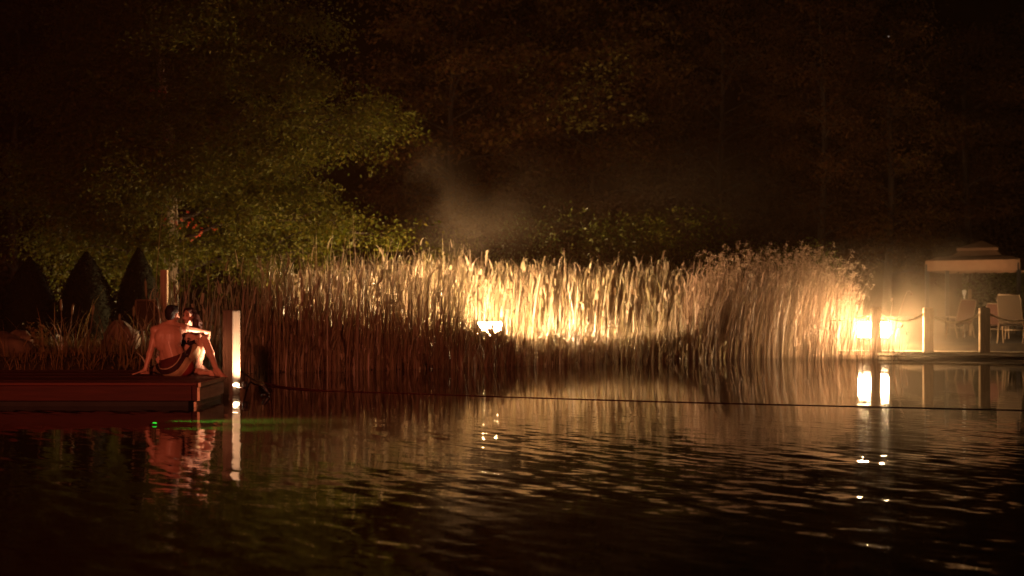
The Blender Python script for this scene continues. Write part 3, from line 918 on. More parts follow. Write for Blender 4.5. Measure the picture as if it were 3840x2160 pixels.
def uplight(px, Y, energy, label):  # lamps added out of view to light the tree, bushes and steam
    x = (px - 1920) * Y / F; g0 = gz(x, Y)
    c = Vector((x, Y, g0 + .16))
    t = empty('added_uplight', (x, Y, g0), label, 'lamp')
    MB().tube([(x, Y, g0 - .1), (x, Y, g0 + .06)], .02, 8).build('stake', M['black_metal'], t, True)
    MB().tube([c + Vector((0, 0, -.12)), c + Vector((0, 0, -.08)), c + Vector((0, 0, .0))], [.03, .075, .085], 14).build('housing', M['black_metal'], t, True)
    MB().ball(c, (.07, .07, .025)).build('lens', M['small_lens'], t, True)
    o = point('uplight_glow', c + Vector((0, 0, .10)), energy, LAMP_WARM, .06)
    o.parent = t; o.matrix_parent_inverse = Matrix.Translation(t.location).inverted()
uplight(1600, 41.2, 700, 'added uplight, unseen behind the reeds under the steam')
uplight(752, 35.0, 30, 'added uplight, unseen behind the reeds by the big tree trunk')
uplight(1080, 35.6, 290, 'added uplight, unseen behind the reeds under the right side of the big tree')
uplight(318, 36.0, 170, 'added uplight, unseen behind the middle clipped cone shrub')

# ------------------------------------------------------------------ boardwalk with rope rail
def walk_pt(px, z=.17):
    Yb = np.interp(px, [3150, 3290, 3485, 3700, 3840, 4300], [35.75, 35.45, 35.1, 34.55, 34.1, 32.8])
    return Vector(((px - 1920) * Yb / F, Yb, z))
bwk = empty('boardwalk', walk_pt(3290, 0), 'low plank boardwalk along the water at right', 'boardwalk')
pxs = [3150, 3290, 3485, 3700, 3840, 4100, 4300]
wm = MB(); ws = MB()
for a, b in zip(pxs, pxs[1:]):
    A, B = walk_pt(a), walk_pt(b)
    n = max(1, int((B - A).length / .15))
    for i in range(n):
        p = A.lerp(B, i / n); q = A.lerp(B, (i + .95) / n)
        zj = random.uniform(-.003, .003)
        v = [Vector((p.x, p.y, 0)), Vector((q.x, q.y, 0)), Vector((q.x + .18, q.y + .95, 0)), Vector((p.x + .18, p.y + .95, 0))]
        bm = wm.bm
        vs = [bm.verts.new(k + Vector((0, 0, z))) for z in (.135, .172 + zj) for k in v]
        for f in ((3, 2, 1, 0), (4, 5, 6, 7), (0, 1, 5, 4), (1, 2, 6, 5), (2, 3, 7, 6), (3, 0, 4, 7)):
            bm.faces.new([vs[k] for k in f])
    ws.bar(A + Vector((0, .03, -.115)), B + Vector((0, .03, -.115)), .16, .03)
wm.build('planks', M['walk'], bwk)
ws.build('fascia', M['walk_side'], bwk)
PPX = [3060, 3288, 3485, 3697, 3935]
labels = ['rail post half hidden in the fluffy reeds', 'rail post in front of the dazzling lantern', 'rail post between the two full rope swags',
          'rail post left of the empty sling chair', 'rail post past the right edge']
tops = []
for i, (px, lab) in enumerate(zip(PPX, labels)):
    b = walk_pt(px)
    b.y += .11 if i else 1.9
    t = P(px, 1156, b.y).z
    o = empty('rail_post', (b.x, b.y, .17), lab, 'post', 'rope rail posts on the boardwalk')
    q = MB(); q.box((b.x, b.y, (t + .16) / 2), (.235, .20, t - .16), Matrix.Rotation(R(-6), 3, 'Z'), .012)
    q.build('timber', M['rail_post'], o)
    q = MB(); q.box((b.x, b.y, t + .008), (.20, .165, .02), Matrix.Rotation(R(-6), 3, 'Z'), .006); q.build('cap', M['rail_post'], o)
    tops.append((b, t))
rl = ['rope swag ending in the fluffy reeds', 'brightly lit rope swag right of the lantern', 'rope swag between the middle and right rail posts', 'dim rope swag in front of the empty sling chair']
for i, lab in enumerate(rl):
    (a, ta), (b, tb_) = tops[i], tops[i + 1]
    A = Vector((a.x + .12, a.y, ta - .14 if i != 2 else ta - .20)); B = Vector((b.x - .12, b.y, tb_ - .15))
    n = 17
    two = MB()
    for off in (-.014, .014):
        pts = []
        for k in range(n):
            u = k / (n - 1)
            p = A.lerp(B, u); p.z -= .17 * 4 * u * (1 - u)
            ph = u * 40
            pts.append(p + Vector((0, off * math.cos(ph), off * math.sin(ph) + off * .6)))
        two.tube(pts, .014, 6)
    o = two.build('rail_rope', M['rope'], None, True)
    tag(o, lab, 'rope', 'rope swags between the rail posts')

# ------------------------------------------------------------------ gazebo
GY_ = 44.0
ctr = P(3775, 1188, GY_ + 1.2)
gzz = gz(ctr.x, ctr.y)
ga = empty('gazebo', (ctr.x, ctr.y, gzz), 'canvas gazebo with two tier roof and pale scalloped valance', 'gazebo')
corners = [P(3470, 1188, 44.6), P(3825, 1188, 43.2)]
e0 = corners[1] - corners[0]; e0.z = 0
nrm = Vector((-e0.y, e0.x, 0)).normalized() * e0.length
cs = [Vector((corners[0].x, corners[0].y, 0)), Vector((corners[1].x, corners[1].y, 0))]
# square plan turned so that the right face runs away from the water
cs.append(cs[1] + nrm); cs.append(cs[0] + nrm)
cen = sum(cs, Vector()) / 4
zv0 = P(3600, 1012, 44).z; zv1 = P(3600, 976, 44).z
zpk = P(3770, 905, 45.5).z
zmid = P(3600, 935, 45).z
rf = MB()
def lerp2(c, k): return cen.lerp(c, k)
for i in range(4):
    a, b = cs[i], cs[(i + 1) % 4]
    n = 6
    rows = []
    for k, z in ((1.0, zv1), (.8, zv1 + .12), (.55, zmid - .22), (.36, zmid - .02)):
        rows.append([lerp2(a, k).lerp(lerp2(b, k), j / n) + Vector((0, 0, z - .03 * math.sin(math.pi * j / n))) for j in range(n + 1)])
    for r0, r1 in zip(rows, rows[1:]):
        for j in range(n):
            rf.face([r0[j], r0[j + 1], r1[j + 1], r1[j]])
rf.build('lower_roof', M['canvas'], ga, True)
rf = MB()
for i in range(4):
    a, b = lerp2(cs[i], .44), lerp2(cs[(i + 1) % 4], .44)
    zt0 = zmid + .03
    rf.face([a + Vector((0, 0, zt0)), b + Vector((0, 0, zt0)), cen + Vector((0, 0, zpk))])
    rf.face([a + Vector((0, 0, zt0 - .09)), b + Vector((0, 0, zt0 - .09)), b + Vector((0, 0, zt0)), a + Vector((0, 0, zt0))])
rf.build('top_roof', M['canvas'], ga)
vl = MB()
for i in range(4):
    a, b = cs[i], cs[(i + 1) % 4]
    n = 24
    pts = []
    for j in range(n + 1):
        u = j / n
        sc = abs(math.sin(u * math.pi * 9))
        pts.append((a.lerp(b, u), zv0 - .035 * sc))
    outn = ((a + b) / 2 - cen).normalized() * .012
    for j in range(n):
        (p, zp), (q, zq) = pts[j], pts[j + 1]
        for sgn in (1, 0):
            vl.face([p + outn * sgn + Vector((0, 0, zp)), q + outn * sgn + Vector((0, 0, zq)), q + outn * sgn + Vector((0, 0, zv1 + .004)), p + outn * sgn + Vector((0, 0, zv1 + .004))])
vl.build('valance', M['valance'], ga)
for c in cs:
    k = cen.lerp(c, .97)
    q = MB(); q.box((k.x, k.y, (gzz + zv1 - .1) / 2 - .05), (.11, .11, zv1 - gzz), bevel=.01); q.build('leg', M['black_metal'], ga)

# things under and before the gazebo
def sling_chair(px, py_seat, Y, label, rz, slingm, sc=1.0):
    p = P(px, py_seat, Y); g0 = gz(p.x, p.y)
    t = empty('sling_chair', (p.x, p.y, g0), label, 'chair', 'sling chairs on the banks')
    rm = Matrix.Rotation(rz, 3, 'Z')
    def T(x, y, z): return Vector((p.x, p.y, g0)) + rm @ (Vector((x, y, z)) * sc)
    for s in (-1, 1):
        q = MB(); q.bar(T(s * .28, -.26, 0), T(s * .28, -.16, .44), .035, .035, .006); q.build('leg', M['chair_frame'], t)
        q = MB(); q.bar(T(s * .28, .34, 0), T(s * .28, .18, .42), .035, .035, .006); q.build('leg', M['chair_frame'], t)
        q = MB(); q.tube([T(s * .30, -.26, .60), T(s * .30, -.05, .62), T(s * .29, .24, .60)], .02, 8)
        q.bar(T(s * .29, -.24, .44), T(s * .29, -.26, .60), .03, .03); q.build('armrest', M['chair_frame'], t, True)
    q = MB()
    for s in (-1, 1):
        q.tube([T(s * .26, -.28, .44), T(s * .26, .0, .41), T(s * .26, .2, .42), T(s * .255, .42, .98), T(s * .23, .46, 1.10)], .018, 8)
    q.tube([T(-.26, -.28, .44), T(.26, -.28, .44)], .018, 8); q.tube([T(-.23, .46, 1.10), T(.23, .46, 1.10)], .018, 8)
    q.bar(T(-.28, -.2, .30), T(.28, -.2, .30), .025, .025)
    q.build('frame', M['chair_frame'], t, True)
    def sheet(rows, nm):
        b = MB()
        for (y0, z0), (y1, z1) in zip(rows, rows[1:]):
            b.face([T(-.25, y0, z0), T(.25, y0, z0), T(.25, y1, z1), T(-.25, y1, z1)])
            b.face([T(-.25, y0, z0 - .012), T(.25, y0, z0 - .012), T(.25, y1, z1 - .012), T(-.25, y1, z1 - .012)])
        b.build(nm, M[slingm], t)
    sheet([(-.27, .445), (-.1, .415), (.08, .405), (.2, .43)], 'seat')
    sheet([(.22, .46), (.31, .68), (.39, .88), (.455, 1.09)], 'backrest')
    return t
sling_chair(3800, 1215, 36.2, 'empty tan sling chair at the right edge behind the rope', R(148), 'sling', 1.12)
sling_chair(3598, 1200, 41.0, 'dull red sling chair under the gazebo beside the pole', R(195), 'sling_red', 1.0)
sling_chair(3742, 1200, 40.0, 'dark red sling chair seen from behind the right rail post', R(150), 'sling_red', .9)
sling_chair(572, 1190, 27.5, 'tilted brown sling chair behind the couple at left', R(176), 'sling', .84)
tp = P(3616, 1188, 41.5); t0 = gz(tp.x, tp.y)
tor = empty('torch', (tp.x, tp.y, t0), 'slim garden torch pole standing under the gazebo', 'torch')
zt_ = P(3616, 1095, 41.5).z
MB().tube([(tp.x, tp.y, t0 - .1), (tp.x, tp.y, zt_ - .1)], .024, 8).build('pole', M['steel'], tor, True)
MB().tube([(tp.x, tp.y, zt_ - .1), (tp.x, tp.y, zt_ - .06), (tp.x, tp.y, zt_ + .04), (tp.x, tp.y, zt_ + .06)], [.03, .05, .06, .03], 10).build('head', M['steel'], tor, True)
tp = P(3637, 1188, 44.2); t0 = gz(tp.x, tp.y)
q = MB(); q.bar((tp.x, tp.y, t0 - .1), (tp.x, tp.y, P(0, 1085, 44.2).z), .09, .09, .01)
tag(q.build('garden_stake', M['chair_frame']), 'pale square stake right of the torch pole', 'stake')
# brown timber beside the lit tree trunk
wp = P(616, 1188, 28.5); w0 = gz(wp.x, wp.y)
q = MB(); q.bar((wp.x, wp.y, w0 - .2), (wp.x, wp.y, P(0, 1012, 28.5).z), .14, .12, .01)
tag(q.build('garden_post', M['rail_post']), 'brown square post left of the lit tree trunk', 'post')

# ------------------------------------------------------------------ people
def fuse(mb, name, voxel=.009, smooth=4, cut=None):
    """one continuous surface from overlapping shapes"""
    me = mb.mesh('raw')
    o = bpy.data.objects.new('raw', me)
    COL.objects.link(o)
    m = o.modifiers.new('r', 'REMESH'); m.mode = 'VOXEL'; m.voxel_size = voxel; m.use_smooth_shade = True
    s = o.modifiers.new('s', 'SMOOTH'); s.iterations = smooth; s.factor = .5
    dg = bpy.context.evaluated_depsgraph_get(); dg.update()
    out = bpy.data.meshes.new_from_object(o.evaluated_get(dg))
    out.name = name
    bpy.data.objects.remove(o)
    bpy.data.meshes.remove(me)
    if cut:
        bm = bmesh.new(); bm.from_mesh(out)
        for co, no in cut:
            bmesh.ops.bisect_plane(bm, geom=bm.verts[:] + bm.edges[:] + bm.faces[:], plane_co=co, plane_no=no, clear_outer=True)
        bm.to_mesh(out); bm.free()
    out.materials.clear()
    return out
def basis(f, up=(0, 0, 1)):
    """columns: right, forward, up for a head or foot that looks along f"""
    f = Vector(f).normalized(); u = Vector(up); r = f.cross(u).normalized(); u = r.cross(f).normalized()
    return Matrix((r, f, u)).transposed()
def head(mb, c, f, k=1.0):
    B = basis(f)
    def L(x, y, z): return Vector(c) + B @ (Vector((x, y, z)) * k)
    mb.ball(L(0, -.012, .025), (.074 * k, .094 * k, .088 * k), B)
    mb.ball(L(0, .022, -.035), (.060 * k, .066 * k, .078 * k), B)
    mb.ball(L(0, .050, -.085), (.034 * k, .034 * k, .026 * k), B)
    mb.cone(L(0, .088, .012), L(0, .102, -.022), .010 * k, .014 * k)
    mb.ball(L(.035, .062, -.030), (.026 * k, .026 * k, .024 * k), B); mb.ball(L(-.035, .062, -.030), (.026 * k, .026 * k, .024 * k), B)
    mb.ball(L(0, .075, .030), (.055 * k, .022 * k, .013 * k), B)
    for s in (-1, 1):
        mb.ball(L(s * .076, -.012, -.008), (.010 * k, .021 * k, .032 * k), B)
    mb.ball(L(0, .078, -.055), (.028 * k, .020 * k, .014 * k), B)
    return B, L
def hand(mb, wrist, d, palm_n, size=1.0, curl=.2, splay=.16, thumb_side=1):
    """palm and five separate fingers; d runs from the wrist to the knuckles, palm_n is where the palm looks"""
    d = Vector(d).normalized(); n = Vector(palm_n); n = (n - d * n.dot(d)).normalized(); r = d.cross(n)
    k = size
    w0 = Vector(wrist)
    B = Matrix((r, d, n)).transposed()
    mb.ball(w0 + d * .052 * k, (.041 * k, .056 * k, .016 * k), B)
    mb.cone(w0 - d * .01, w0 + d * .03 * k, .024 * k, .026 * k)
    for i, (off, ln) in enumerate(((-.030, .070), (-.010, .080), (.010, .076), (.029, .060))):
        b = w0 + d * .092 * k + r * off * k * thumb_side * -1
        dd = (d + r * (off / .03) * splay * -thumb_side).normalized()
        p1 = b + (dd * math.cos(curl * .5) + n * math.sin(curl * .5)) * ln * .45 * k
        p2 = p1 + (dd * math.cos(curl * 1.4) + n * math.sin(curl * 1.4)) * ln * .32 * k
        p3 = p2 + (dd * math.cos(curl * 2.2) + n * math.sin(curl * 2.2)) * ln * .25 * k
        mb.cone(b - dd * .02, p1, .0105 * k, .0095 * k, 8); mb.cone(p1, p2, .0095 * k, .0085 * k, 8); mb.cone(p2, p3, .0085 * k, .0075 * k, 8)
    tb = w0 + d * .03 * k + r * .032 * k * thumb_side
    td = (d * .75 + r * .65 * thumb_side + n * .1).normalized()
    t1 = tb + td * .040 * k; t2 = t1 + (td + d * .3).normalized() * .03 * k
    mb.cone(tb - td * .012, t1, .014 * k, .0115 * k, 8); mb.cone(t1, t2, .0115 * k, .009 * k, 8)
def foot(mb, ankle, d, up, k=1.0):
    d = Vector(d).normalized(); u = Vector(up); u = (u - d * u.dot(d)).normalized(); r = d.cross(u)
    a = Vector(ankle)
    heel = a - d * .045 * k - u * .055 * k
    ball_ = a + d * .125 * k - u * .062 * k
    mb.cone(a, heel, .036 * k, .032 * k); mb.cone(a + d * .02, ball_, .038 * k, .028 * k); mb.cone(heel, ball_, .030 * k, .026 * k)
    mb.cone(ball_ - r * .022 * k, ball_ + r * .024 * k, .026 * k, .024 * k)
    for i, o in enumerate((-.034, -.016, .0, .015, .029)):
        ln = (.052, .050, .046, .040, .034)[i] * k
        rr = (.014, .0105, .010, .0095, .009)[i] * k
        b = ball_ + r * o * k - u * .008 * k
        mb.cone(b, b + d * ln, rr, rr * .85, 8)

# --- the man, from behind
mw = 18.2
pel = P(655, 1376, mw)
man = empty('person', (pel.x, pel.y, DZ), 'bare backed person in patterned swim shorts, seated with an arm around the other', 'person', 'the couple on the dock')
mb = MB()
neck = P(640, 1214, mw + .03); chest = P(630, 1270, mw); waist = P(643, 1330, mw + .02)
shL = P(583, 1240, mw - .02); shR = P(688, 1231, mw + .12)
Bt = Matrix.Rotation(R(12), 3, 'Z')
def ry(deg): return Matrix.Rotation(R(12), 3, 'Z') @ Matrix.Rotation(R(deg), 3, 'Y')
mb.ball(pel + Vector((0, .0, .02)), (.165, .125, .13), ry(10))
mb.cone(pel + Vector((0, 0, .05)), chest + Vector((0, 0, -.02)), .118, .118); mb.ball(waist + Vector((-.03, 0, 0)), (.125, .10, .16), ry(8)); mb.ball(waist + Vector((.03, 0, 0)), (.125, .10, .16), ry(8))
mb.ball(chest + Vector((-.028, -.004, .0)), (.150, .112, .19), ry(8)); mb.ball(chest + Vector((.028, -.004, .0)), (.150, .112, .19), ry(-2))
mb.ball(P(632, 1243, mw + .02), (.185, .105, .11), ry(4))
mb.cone(shL, shR, .070, .070)
mb.cone(P(605, 1228, mw), P(637, 1215, mw + .03), .055, .055); mb.cone(P(668, 1226, mw + .08), P(645, 1215, mw + .04), .055, .055)
mb.ball(P(603, 1262, mw - .07), (.075, .045, .10), ry(10)); mb.ball(P(662, 1262, mw - .02), (.075, .045, .10), ry(-10))
mb.cone(neck + Vector((0, 0, -.03)), P(645, 1190, mw + .05), .064, .056)
hc = P(647, 1180, mw + .06)
hf = Vector((.42, .9, .0))
Bm, Lm = head(mb, hc, hf, 1.0)
# supporting arm
elL = P(566, 1312, mw - .05); wrL = P(545, 1384, mw - .10); wrL.z = max(wrL.z, DZ + .05)
mb.ball(shL + Vector((.01, 0, -.01)), (.064, .064, .075))
mb.cone(shL, elL, .055, .042); mb.cone(elL, wrL, .044, .028)
mb.ball(elL.lerp(wrL, .25), (.044, .046, .07))
hand(mb, wrL + Vector((0, 0, -.015)), P(470, 1406, mw - .22) - wrL + Vector((0, 0, -.0)), (0, 0, -1), 1.0, .10, .30, -1)
# arm around her knee
elR = P(738, 1240, mw + .32); wrR = P(782, 1247, mw + .45)
mb.ball(shR, .066)
mb.cone(shR, elR, .055, .044); mb.cone(elR, wrR, .044, .029)
hand(mb, wrR, Vector((.05, .05, -1.0)), Vector((-1, -.2, 0)), 1.0, .35, .12, 1)
# legs
hipR = pel + Vector((.09, .06, -.0)); knR = P(735, 1306, mw + .42); anR = P(752, 1385, mw + .62)
hipL = pel + Vector((-.09, .03, -.01)); knL = P(598, 1385, mw + .40); anL = P(560, 1386, mw + .72)
knL.z = DZ + .085; anL.z = DZ + .06; anR.z = DZ + .09
mb.cone(hipR, knR, .088, .058); mb.cone(knR, anR, .056, .036)
mb.cone(hipL, knL, .088, .060); mb.cone(knL, anL, .056, .036)
foot(mb, anR, (.6, .8, 0), (0, 0, 1)); foot(mb, anL, (-.8, .5, 0), (.2, -.3, .9))
me = fuse(mb, 'person_body', .0075, 9)
body = link('body', me, M['skin_man'], man, True)
# hair
hm = MB()
hm.ball(Lm(0, -.020, .034), (.080, .098, .092), Bm)
hm.ball(Lm(0, -.050, -.005), (.068, .062, .075), Bm)
hm.ball(Lm(0, .045, .085), (.055, .045, .035), Bm)
hm.ball(Lm(0, -.03, .085), (.062, .07, .045), Bm)
me = fuse(hm, 'person_hair', .007, 2, [(Lm(0, .075, .06), Bm @ Vector((0, .75, -.65)))])
link('hair', me, M['hair'], man, True)
# swim shorts
sh = MB()
sh.cone(pel + Vector((0, 0, .05)), chest + Vector((0, 0, -.02)), .130, .128); sh.ball(waist + Vector((-.03, 0, 0)), (.137, .114, .17), ry(8)); sh.ball(waist + Vector((.03, 0, 0)), (.137, .114, .17), ry(8))
sh.ball(pel + Vector((.0, -.005, -.005)), (.185, .145, .135), ry(10))
sh.ball(P(690, 1374, mw - .02), (.13, .13, .125)); sh.ball(P(632, 1384, mw), (.12, .12, .10))
sh.ball(P(668, 1345, mw + .03), (.135, .12, .10), ry(20))
sh.cone(hipR + Vector((.01, 0, 0)), hipR.lerp(knR, .5), .108, .095)
sh.cone(hipL, hipL.lerp(knL, .85), .105, .080)
wl0, wl1 = P(596, 1352, mw), P(704, 1316, mw)
dv = (wl1 - wl0).normalized()
up_n = Vector((-dv.z, -.12, dv.x)).normalized()
me_w = fuse(sh, 'person_shorts', .0075, 4, [(wl0, up_n)])
th = MB()
th.cone(hipR.lerp(knR, .28), hipR.lerp(knR, .92), .106, .080)
me_t = fuse(th, 'person_shorts_leg', .0075, 3)
bm = bmesh.new(); bm.from_mesh(me_w); bm.from_mesh(me_t)
for v in bm.verts:
    if v.co.z < DZ + .002: v.co.z = DZ + .002
me = bpy.data.meshes.new('person_shorts'); bm.to_mesh(me); bm.free()
def shorts_material():
    m = mat('patterned swim cloth', (.05, .012, .012), .8)
    nt = m.node_tree; N, L = nt.nodes, nt.links
    geo = N.new('ShaderNodeNewGeometry')
    c = P(622, 1322, mw)
    sub = N.new('ShaderNodeVectorMath'); sub.operation = 'SUBTRACT'
    L.new(geo.outputs['Position'], sub.inputs[0]); sub.inputs[1].default_value = c
    mu = N.new('ShaderNodeVectorMath'); mu.operation = 'MULTIPLY'; L.new(sub.outputs[0], mu.inputs[0]); mu.inputs[1].default_value = (1, 0, 1)
    ln = N.new('ShaderNodeVectorMath'); ln.operation = 'LENGTH'; L.new(mu.outputs[0], ln.inputs[0])
    sc_ = N.new('ShaderNodeMath'); sc_.operation = 'DIVIDE'; L.new(ln.outputs['Value'], sc_.inputs[0]); sc_.inputs[1].default_value = .45
    rp_ = N.new('ShaderNodeValToRGB'); rp_.color_ramp.interpolation = 'CONSTANT'
    stops = [(0, (.075, .014, .012)), (.445, (.34, .24, .16)), (.475, (.03, .008, .010)), (.615, (.36, .26, .15)), (.70, (.30, .20, .12)), (.775, (.40, .30, .18)), (.80, (.22, .03, .022)), (.93, (.025, .008, .010))]
    els = rp_.color_ramp.elements
    els[0].position, els[0].color = 0, (*stops[0][1], 1)
    els[1].position, els[1].color = stops[1][0], (*stops[1][1], 1)
    for p_, c_ in stops[2:]:
        e = els.new(p_); e.color = (*c_, 1)
    L.new(sc_.outputs[0], rp_.inputs[0])
    L.new(rp_.outputs[0], N['Principled BSDF'].inputs['Base Color'])
    return m
link('shorts', me, shorts_material(), man, True)

# --- the woman, facing the camera behind him
ww = 18.80
wom = empty('person', (P(712, 0, ww).x, ww, DZ), 'smiling long haired person in dark swimwear with knee raised, facing the camera', 'person', 'the couple on the dock')
mb = MB()
pel = P(708, 1384, ww); pel.z = DZ + .115
chs = P(706, 1275, ww - .02); nk = P(704, 1228, ww - .03)
mb.ball(pel, (.155, .12, .115))
mb.ball(P(708, 1335, ww), (.115, .09, .15))
mb.ball(chs, (.135, .095, .15)); mb.ball(P(706, 1252, ww - .01), (.14, .08, .09))
mb.ball(chs + Vector((-.055, -.085, -.02)), (.055, .05, .055)); mb.ball(chs + Vector((.055, -.085, -.02)), (.055, .05, .055))
sL = P(742, 1247, ww); sR = P(668, 1250, ww + .02)
mb.cone(sL, sR, .050, .050)
mb.cone(nk + Vector((0, 0, -.04)), P(709, 1205, ww - .05), .050, .044)
hc = P(709, 1186, ww - .07)
hf = Vector((-.42, -.90, .02))
Bw, Lw = head(mb, hc, hf, .93)
knl = P(768, 1272, ww - .22); anl = P(812, 1384, ww - .42); anl.z = DZ + .075
hl = pel + Vector((.085, -.04, .0))
mb.cone(hl, knl, .086, .060); mb.ball(hl.lerp(knl, .35), (.075, .09, .09))
mb.ball(knl, .058)
mb.cone(knl, anl, .054, .034); mb.cone(knl.lerp(anl, .12), knl.lerp(anl, .5), .052, .056)
foot(mb, anl, (.75, -.5, -.12), (0, 0, 1), .95)
hr = pel + Vector((-.085, -.05, -.01)); knr = P(650, 1388, ww - .12); knr.z = DZ + .085
anr = P(772, 1396, ww - .50); anr.z = DZ + .055
mb.cone(hr, knr, .080, .058); mb.cone(knr, anr, .052, .034)
foot(mb, anr + Vector((-.02, 0, .0)), (1, -.25, 0), (.1, .9, .25), .92)
# her arms: one round his waist, one round her raised knee
eL = P(752, 1300, ww - .10); wL = P(735, 1268, ww - .32)
mb.ball(sL, .050); mb.cone(sL, eL, .040, .034); mb.cone(eL, wL, .034, .023)
hand(mb, wL, Vector((-.6, -.5, .3)), Vector((0, 1, -.3)), .88, .4, .1, 1)
eR = P(640, 1290, ww - .22); wR = P(615, 1330, ww - .38)
mb.ball(sR, .050); mb.cone(sR, eR, .040, .034); mb.cone(eR, wR, .034, .023)
hand(mb, wR, Vector((-.5, -.4, -.5)), Vector((.5, -.8, 0)), .88, .3, .1, -1)
me = fuse(mb, 'person_body', .0075, 5)
link('body', me, M['skin_woman'], wom, True)
for s in (-1, 1):
    MB().ball(Lw(s * .030, .085, .004), (.014, .007, .006), Bw, 10).build('eye', M['eye'], wom, True)
    MB().tube([Lw(s * .016, .091, .026), Lw(s * .034, .086, .032), Lw(s * .052, .070, .025)], .0035, 6).build('eyebrow', M['hair'], wom, True)
MB().tube([Lw(-.026, .088, -.050), Lw(-.012, .098, -.056), Lw(.012, .098, -.056), Lw(.026, .088, -.050)], [.003, .007, .007, .003], 8).build('mouth', M['lip'], wom, True)
hm = MB()
hm.ball(Lw(0, -.024, .034), (.083, .102, .090), Bw)
hm.ball(Lw(0, .02, .075), (.066, .066, .045), Bw)
cap = fuse(hm, 'person_hair_cap', .007, 3, [(Lw(0, .066, .058), Bw @ Vector((0, .80, -.60)))])
hm = MB()
hm.bm.from_mesh(cap)
rg = random.Random(4)
for i in range(100):
    a = rg.uniform(-1, 1)
    x0 = a * .080; y0 = -.03 - .075 * math.sqrt(max(0, 1 - a * a)) * rg.uniform(.3, 1)
    if abs(a) > .8: y0 += rg.uniform(0, .055)
    ln = rg.uniform(.13, .24)
    p = [Lw(x0 * (1 + .28 * k) + .012 * math.sin(k * 9 + i), y0 - .012 * k + .012 * math.cos(k * 8 + i), .05 - ln * k) + Vector((.055 * k, 0, 0)) for k in (0, .2, .4, .6, .8, 1)]
    hm.tube(p, [.014, .017, .018, .017, .013, .006], 6)
link('hair', hm.mesh('person_hair'), M['hair_auburn'], wom, True)
bk = MB()
for s in (-1, 1):
    bk.ball(chs + Vector((s * .057, -.094, -.028)), (.056, .050, .048))
bk.tube([chs + Vector((.145 * math.cos(k), .101 * math.sin(k), -.045)) for k in np.linspace(0, 2 * math.pi, 28)], .012, 6)
bk.build('bikini_top', M['bikini'], wom, True)
bk = MB(); bk.ball(pel + Vector((0, 0, -.005)), (.163, .128, .112)); bk.build('bikini_bottom', M['bikini'], wom, True)

# ------------------------------------------------------------------ stars, steam and haze
for px, py, lab in ((3332, 138, 'tiny star in the black sky at upper right'), (47, 357, 'tiny star in the black sky at upper left')):
    d = (P(px, py, 100) - Vector((0, 0, H0)))
    o = MB().ball(Vector((0, 0, H0)) + d * 2.4, .16, None, 8).build('star', M['star'])
    tag(o, lab, 'star', 'stars')

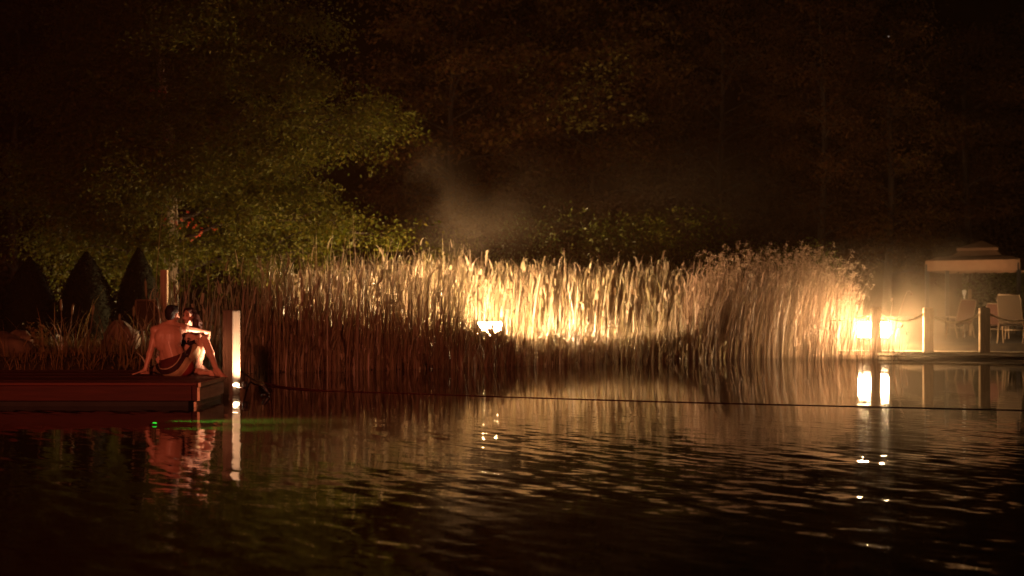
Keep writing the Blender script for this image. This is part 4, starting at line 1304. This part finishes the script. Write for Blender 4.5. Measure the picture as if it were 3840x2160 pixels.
def steam_material(name, center, rad, dens, scale=1.2, col=(.90, .72, .52), lo=.38, hi=.75):
    m = bpy.data.materials.new(name)
    m.use_nodes = True
    nt = m.node_tree; N, L = nt.nodes, nt.links
    N.remove(N['Principled BSDF'])
    pv = N.new('ShaderNodeVolumePrincipled')
    pv.inputs['Color'].default_value = (*col, 1)
    pv.inputs['Anisotropy'].default_value = .2
    geo = N.new('ShaderNodeNewGeometry')
    nz = N.new('ShaderNodeTexNoise'); nz.inputs['Scale'].default_value = scale; nz.inputs['Detail'].default_value = 3; nz.inputs['Distortion'].default_value = .6
    L.new(geo.outputs['Position'], nz.inputs['Vector'])
    sub = N.new('ShaderNodeVectorMath'); sub.operation = 'SUBTRACT'; L.new(geo.outputs['Position'], sub.inputs[0]); sub.inputs[1].default_value = center
    dv_ = N.new('ShaderNodeVectorMath'); dv_.operation = 'DIVIDE'; L.new(sub.outputs[0], dv_.inputs[0]); dv_.inputs[1].default_value = rad
    ln = N.new('ShaderNodeVectorMath'); ln.operation = 'LENGTH'; L.new(dv_.outputs[0], ln.inputs[0])
    e = N.new('ShaderNodeMapRange'); e.interpolation_type = 'SMOOTHSTEP'; L.new(ln.outputs['Value'], e.inputs[0])
    for i, v in enumerate((.15, .98, 1., 0.)): e.inputs[i + 1].default_value = v
    n2 = N.new('ShaderNodeMapRange'); n2.interpolation_type = 'SMOOTHSTEP'; L.new(nz.outputs[0], n2.inputs[0])
    for i, v in enumerate((lo, hi, 0., 1.)): n2.inputs[i + 1].default_value = v
    mu = N.new('ShaderNodeMath'); mu.operation = 'MULTIPLY'; L.new(e.outputs[0], mu.inputs[0]); L.new(n2.outputs[0], mu.inputs[1])
    mu2 = N.new('ShaderNodeMath'); mu2.operation = 'MULTIPLY'; L.new(mu.outputs[0], mu2.inputs[0]); mu2.inputs[1].default_value = dens
    L.new(mu2.outputs[0], pv.inputs['Density'])
    L.new(pv.outputs[0], N['Material Output'].inputs['Volume'])
    return m
def steam(px, py, Y, rx, ry_, rz, dens, label, scale=1.2, lo=.38, hi=.75):
    c = P(px, py, Y)
    c.z = max(c.z, rz * .1)
    o = MB().ball(c, (rx, ry_, rz), None, 24).build('steam', steam_material('drifting steam', c, (rx, ry_, rz), dens, scale, lo=lo, hi=hi))
    tag(o, label, 'steam', kind='stuff')
steam(1760, 880, 37.6, 2.3, 1.0, 1.5, .26, 'grey steam veil rising behind the middle reeds', .6, .25, .85)
steam(1650, 720, 38.0, 1.3, .9, 1.8, .20, 'upper wisp of steam drifting left toward the big tree', .7, .30, .85)
steam(1960, 760, 38.6, 2.8, 1.0, 1.8, .09, 'faint steam spreading right above the brightest reeds', .5, .30, .85)
steam(2500, 790, 41.5, 6.0, 1.4, 2.5, .09, 'wide faint haze of steam above the reeds before the dark trees', .4, .2, .8)
steam(3340, 1195, 34.7, 4.3, 2.6, 2.3, .15, 'low glowing mist hanging round the dazzling lantern', .5, .2, .7)
steam(3560, 1050, 38.2, 1.5, 1.0, 1.7, .16, 'pale steam drifting past the gazebo', 1.3)

mp_ = gpos + Vector((1.15, 0, .045))  # mist added along the green beam so that its streak shows
o = MB().ball(mp_, (1.35, .22, .055), None, 20).build('steam', steam_material('thin mist', mp_, (1.35, .22, .055), 1.6, 3.0, lo=.1, hi=.6))
tag(o, 'thin veil of mist added on the water to show the green beam', 'steam', kind='stuff')
hz = MB()
hz.box((2, 52, 7.2), (150, 120, 16.8))
hm_ = bpy.data.materials.new('night haze')
hm_.use_nodes = True
nt = hm_.node_tree
nt.nodes.remove(nt.nodes['Principled BSDF'])
pv = nt.nodes.new('ShaderNodeVolumePrincipled')
pv.inputs['Color'].default_value = (.95, .50, .24, 1)
pv.inputs['Density'].default_value = .0006
pv.inputs['Anisotropy'].default_value = .3
nt.links.new(pv.outputs[0], nt.nodes['Material Output'].inputs['Volume'])
tag(hz.build('haze', hm_), 'thin warm night haze over the pond', 'haze', kind='stuff')
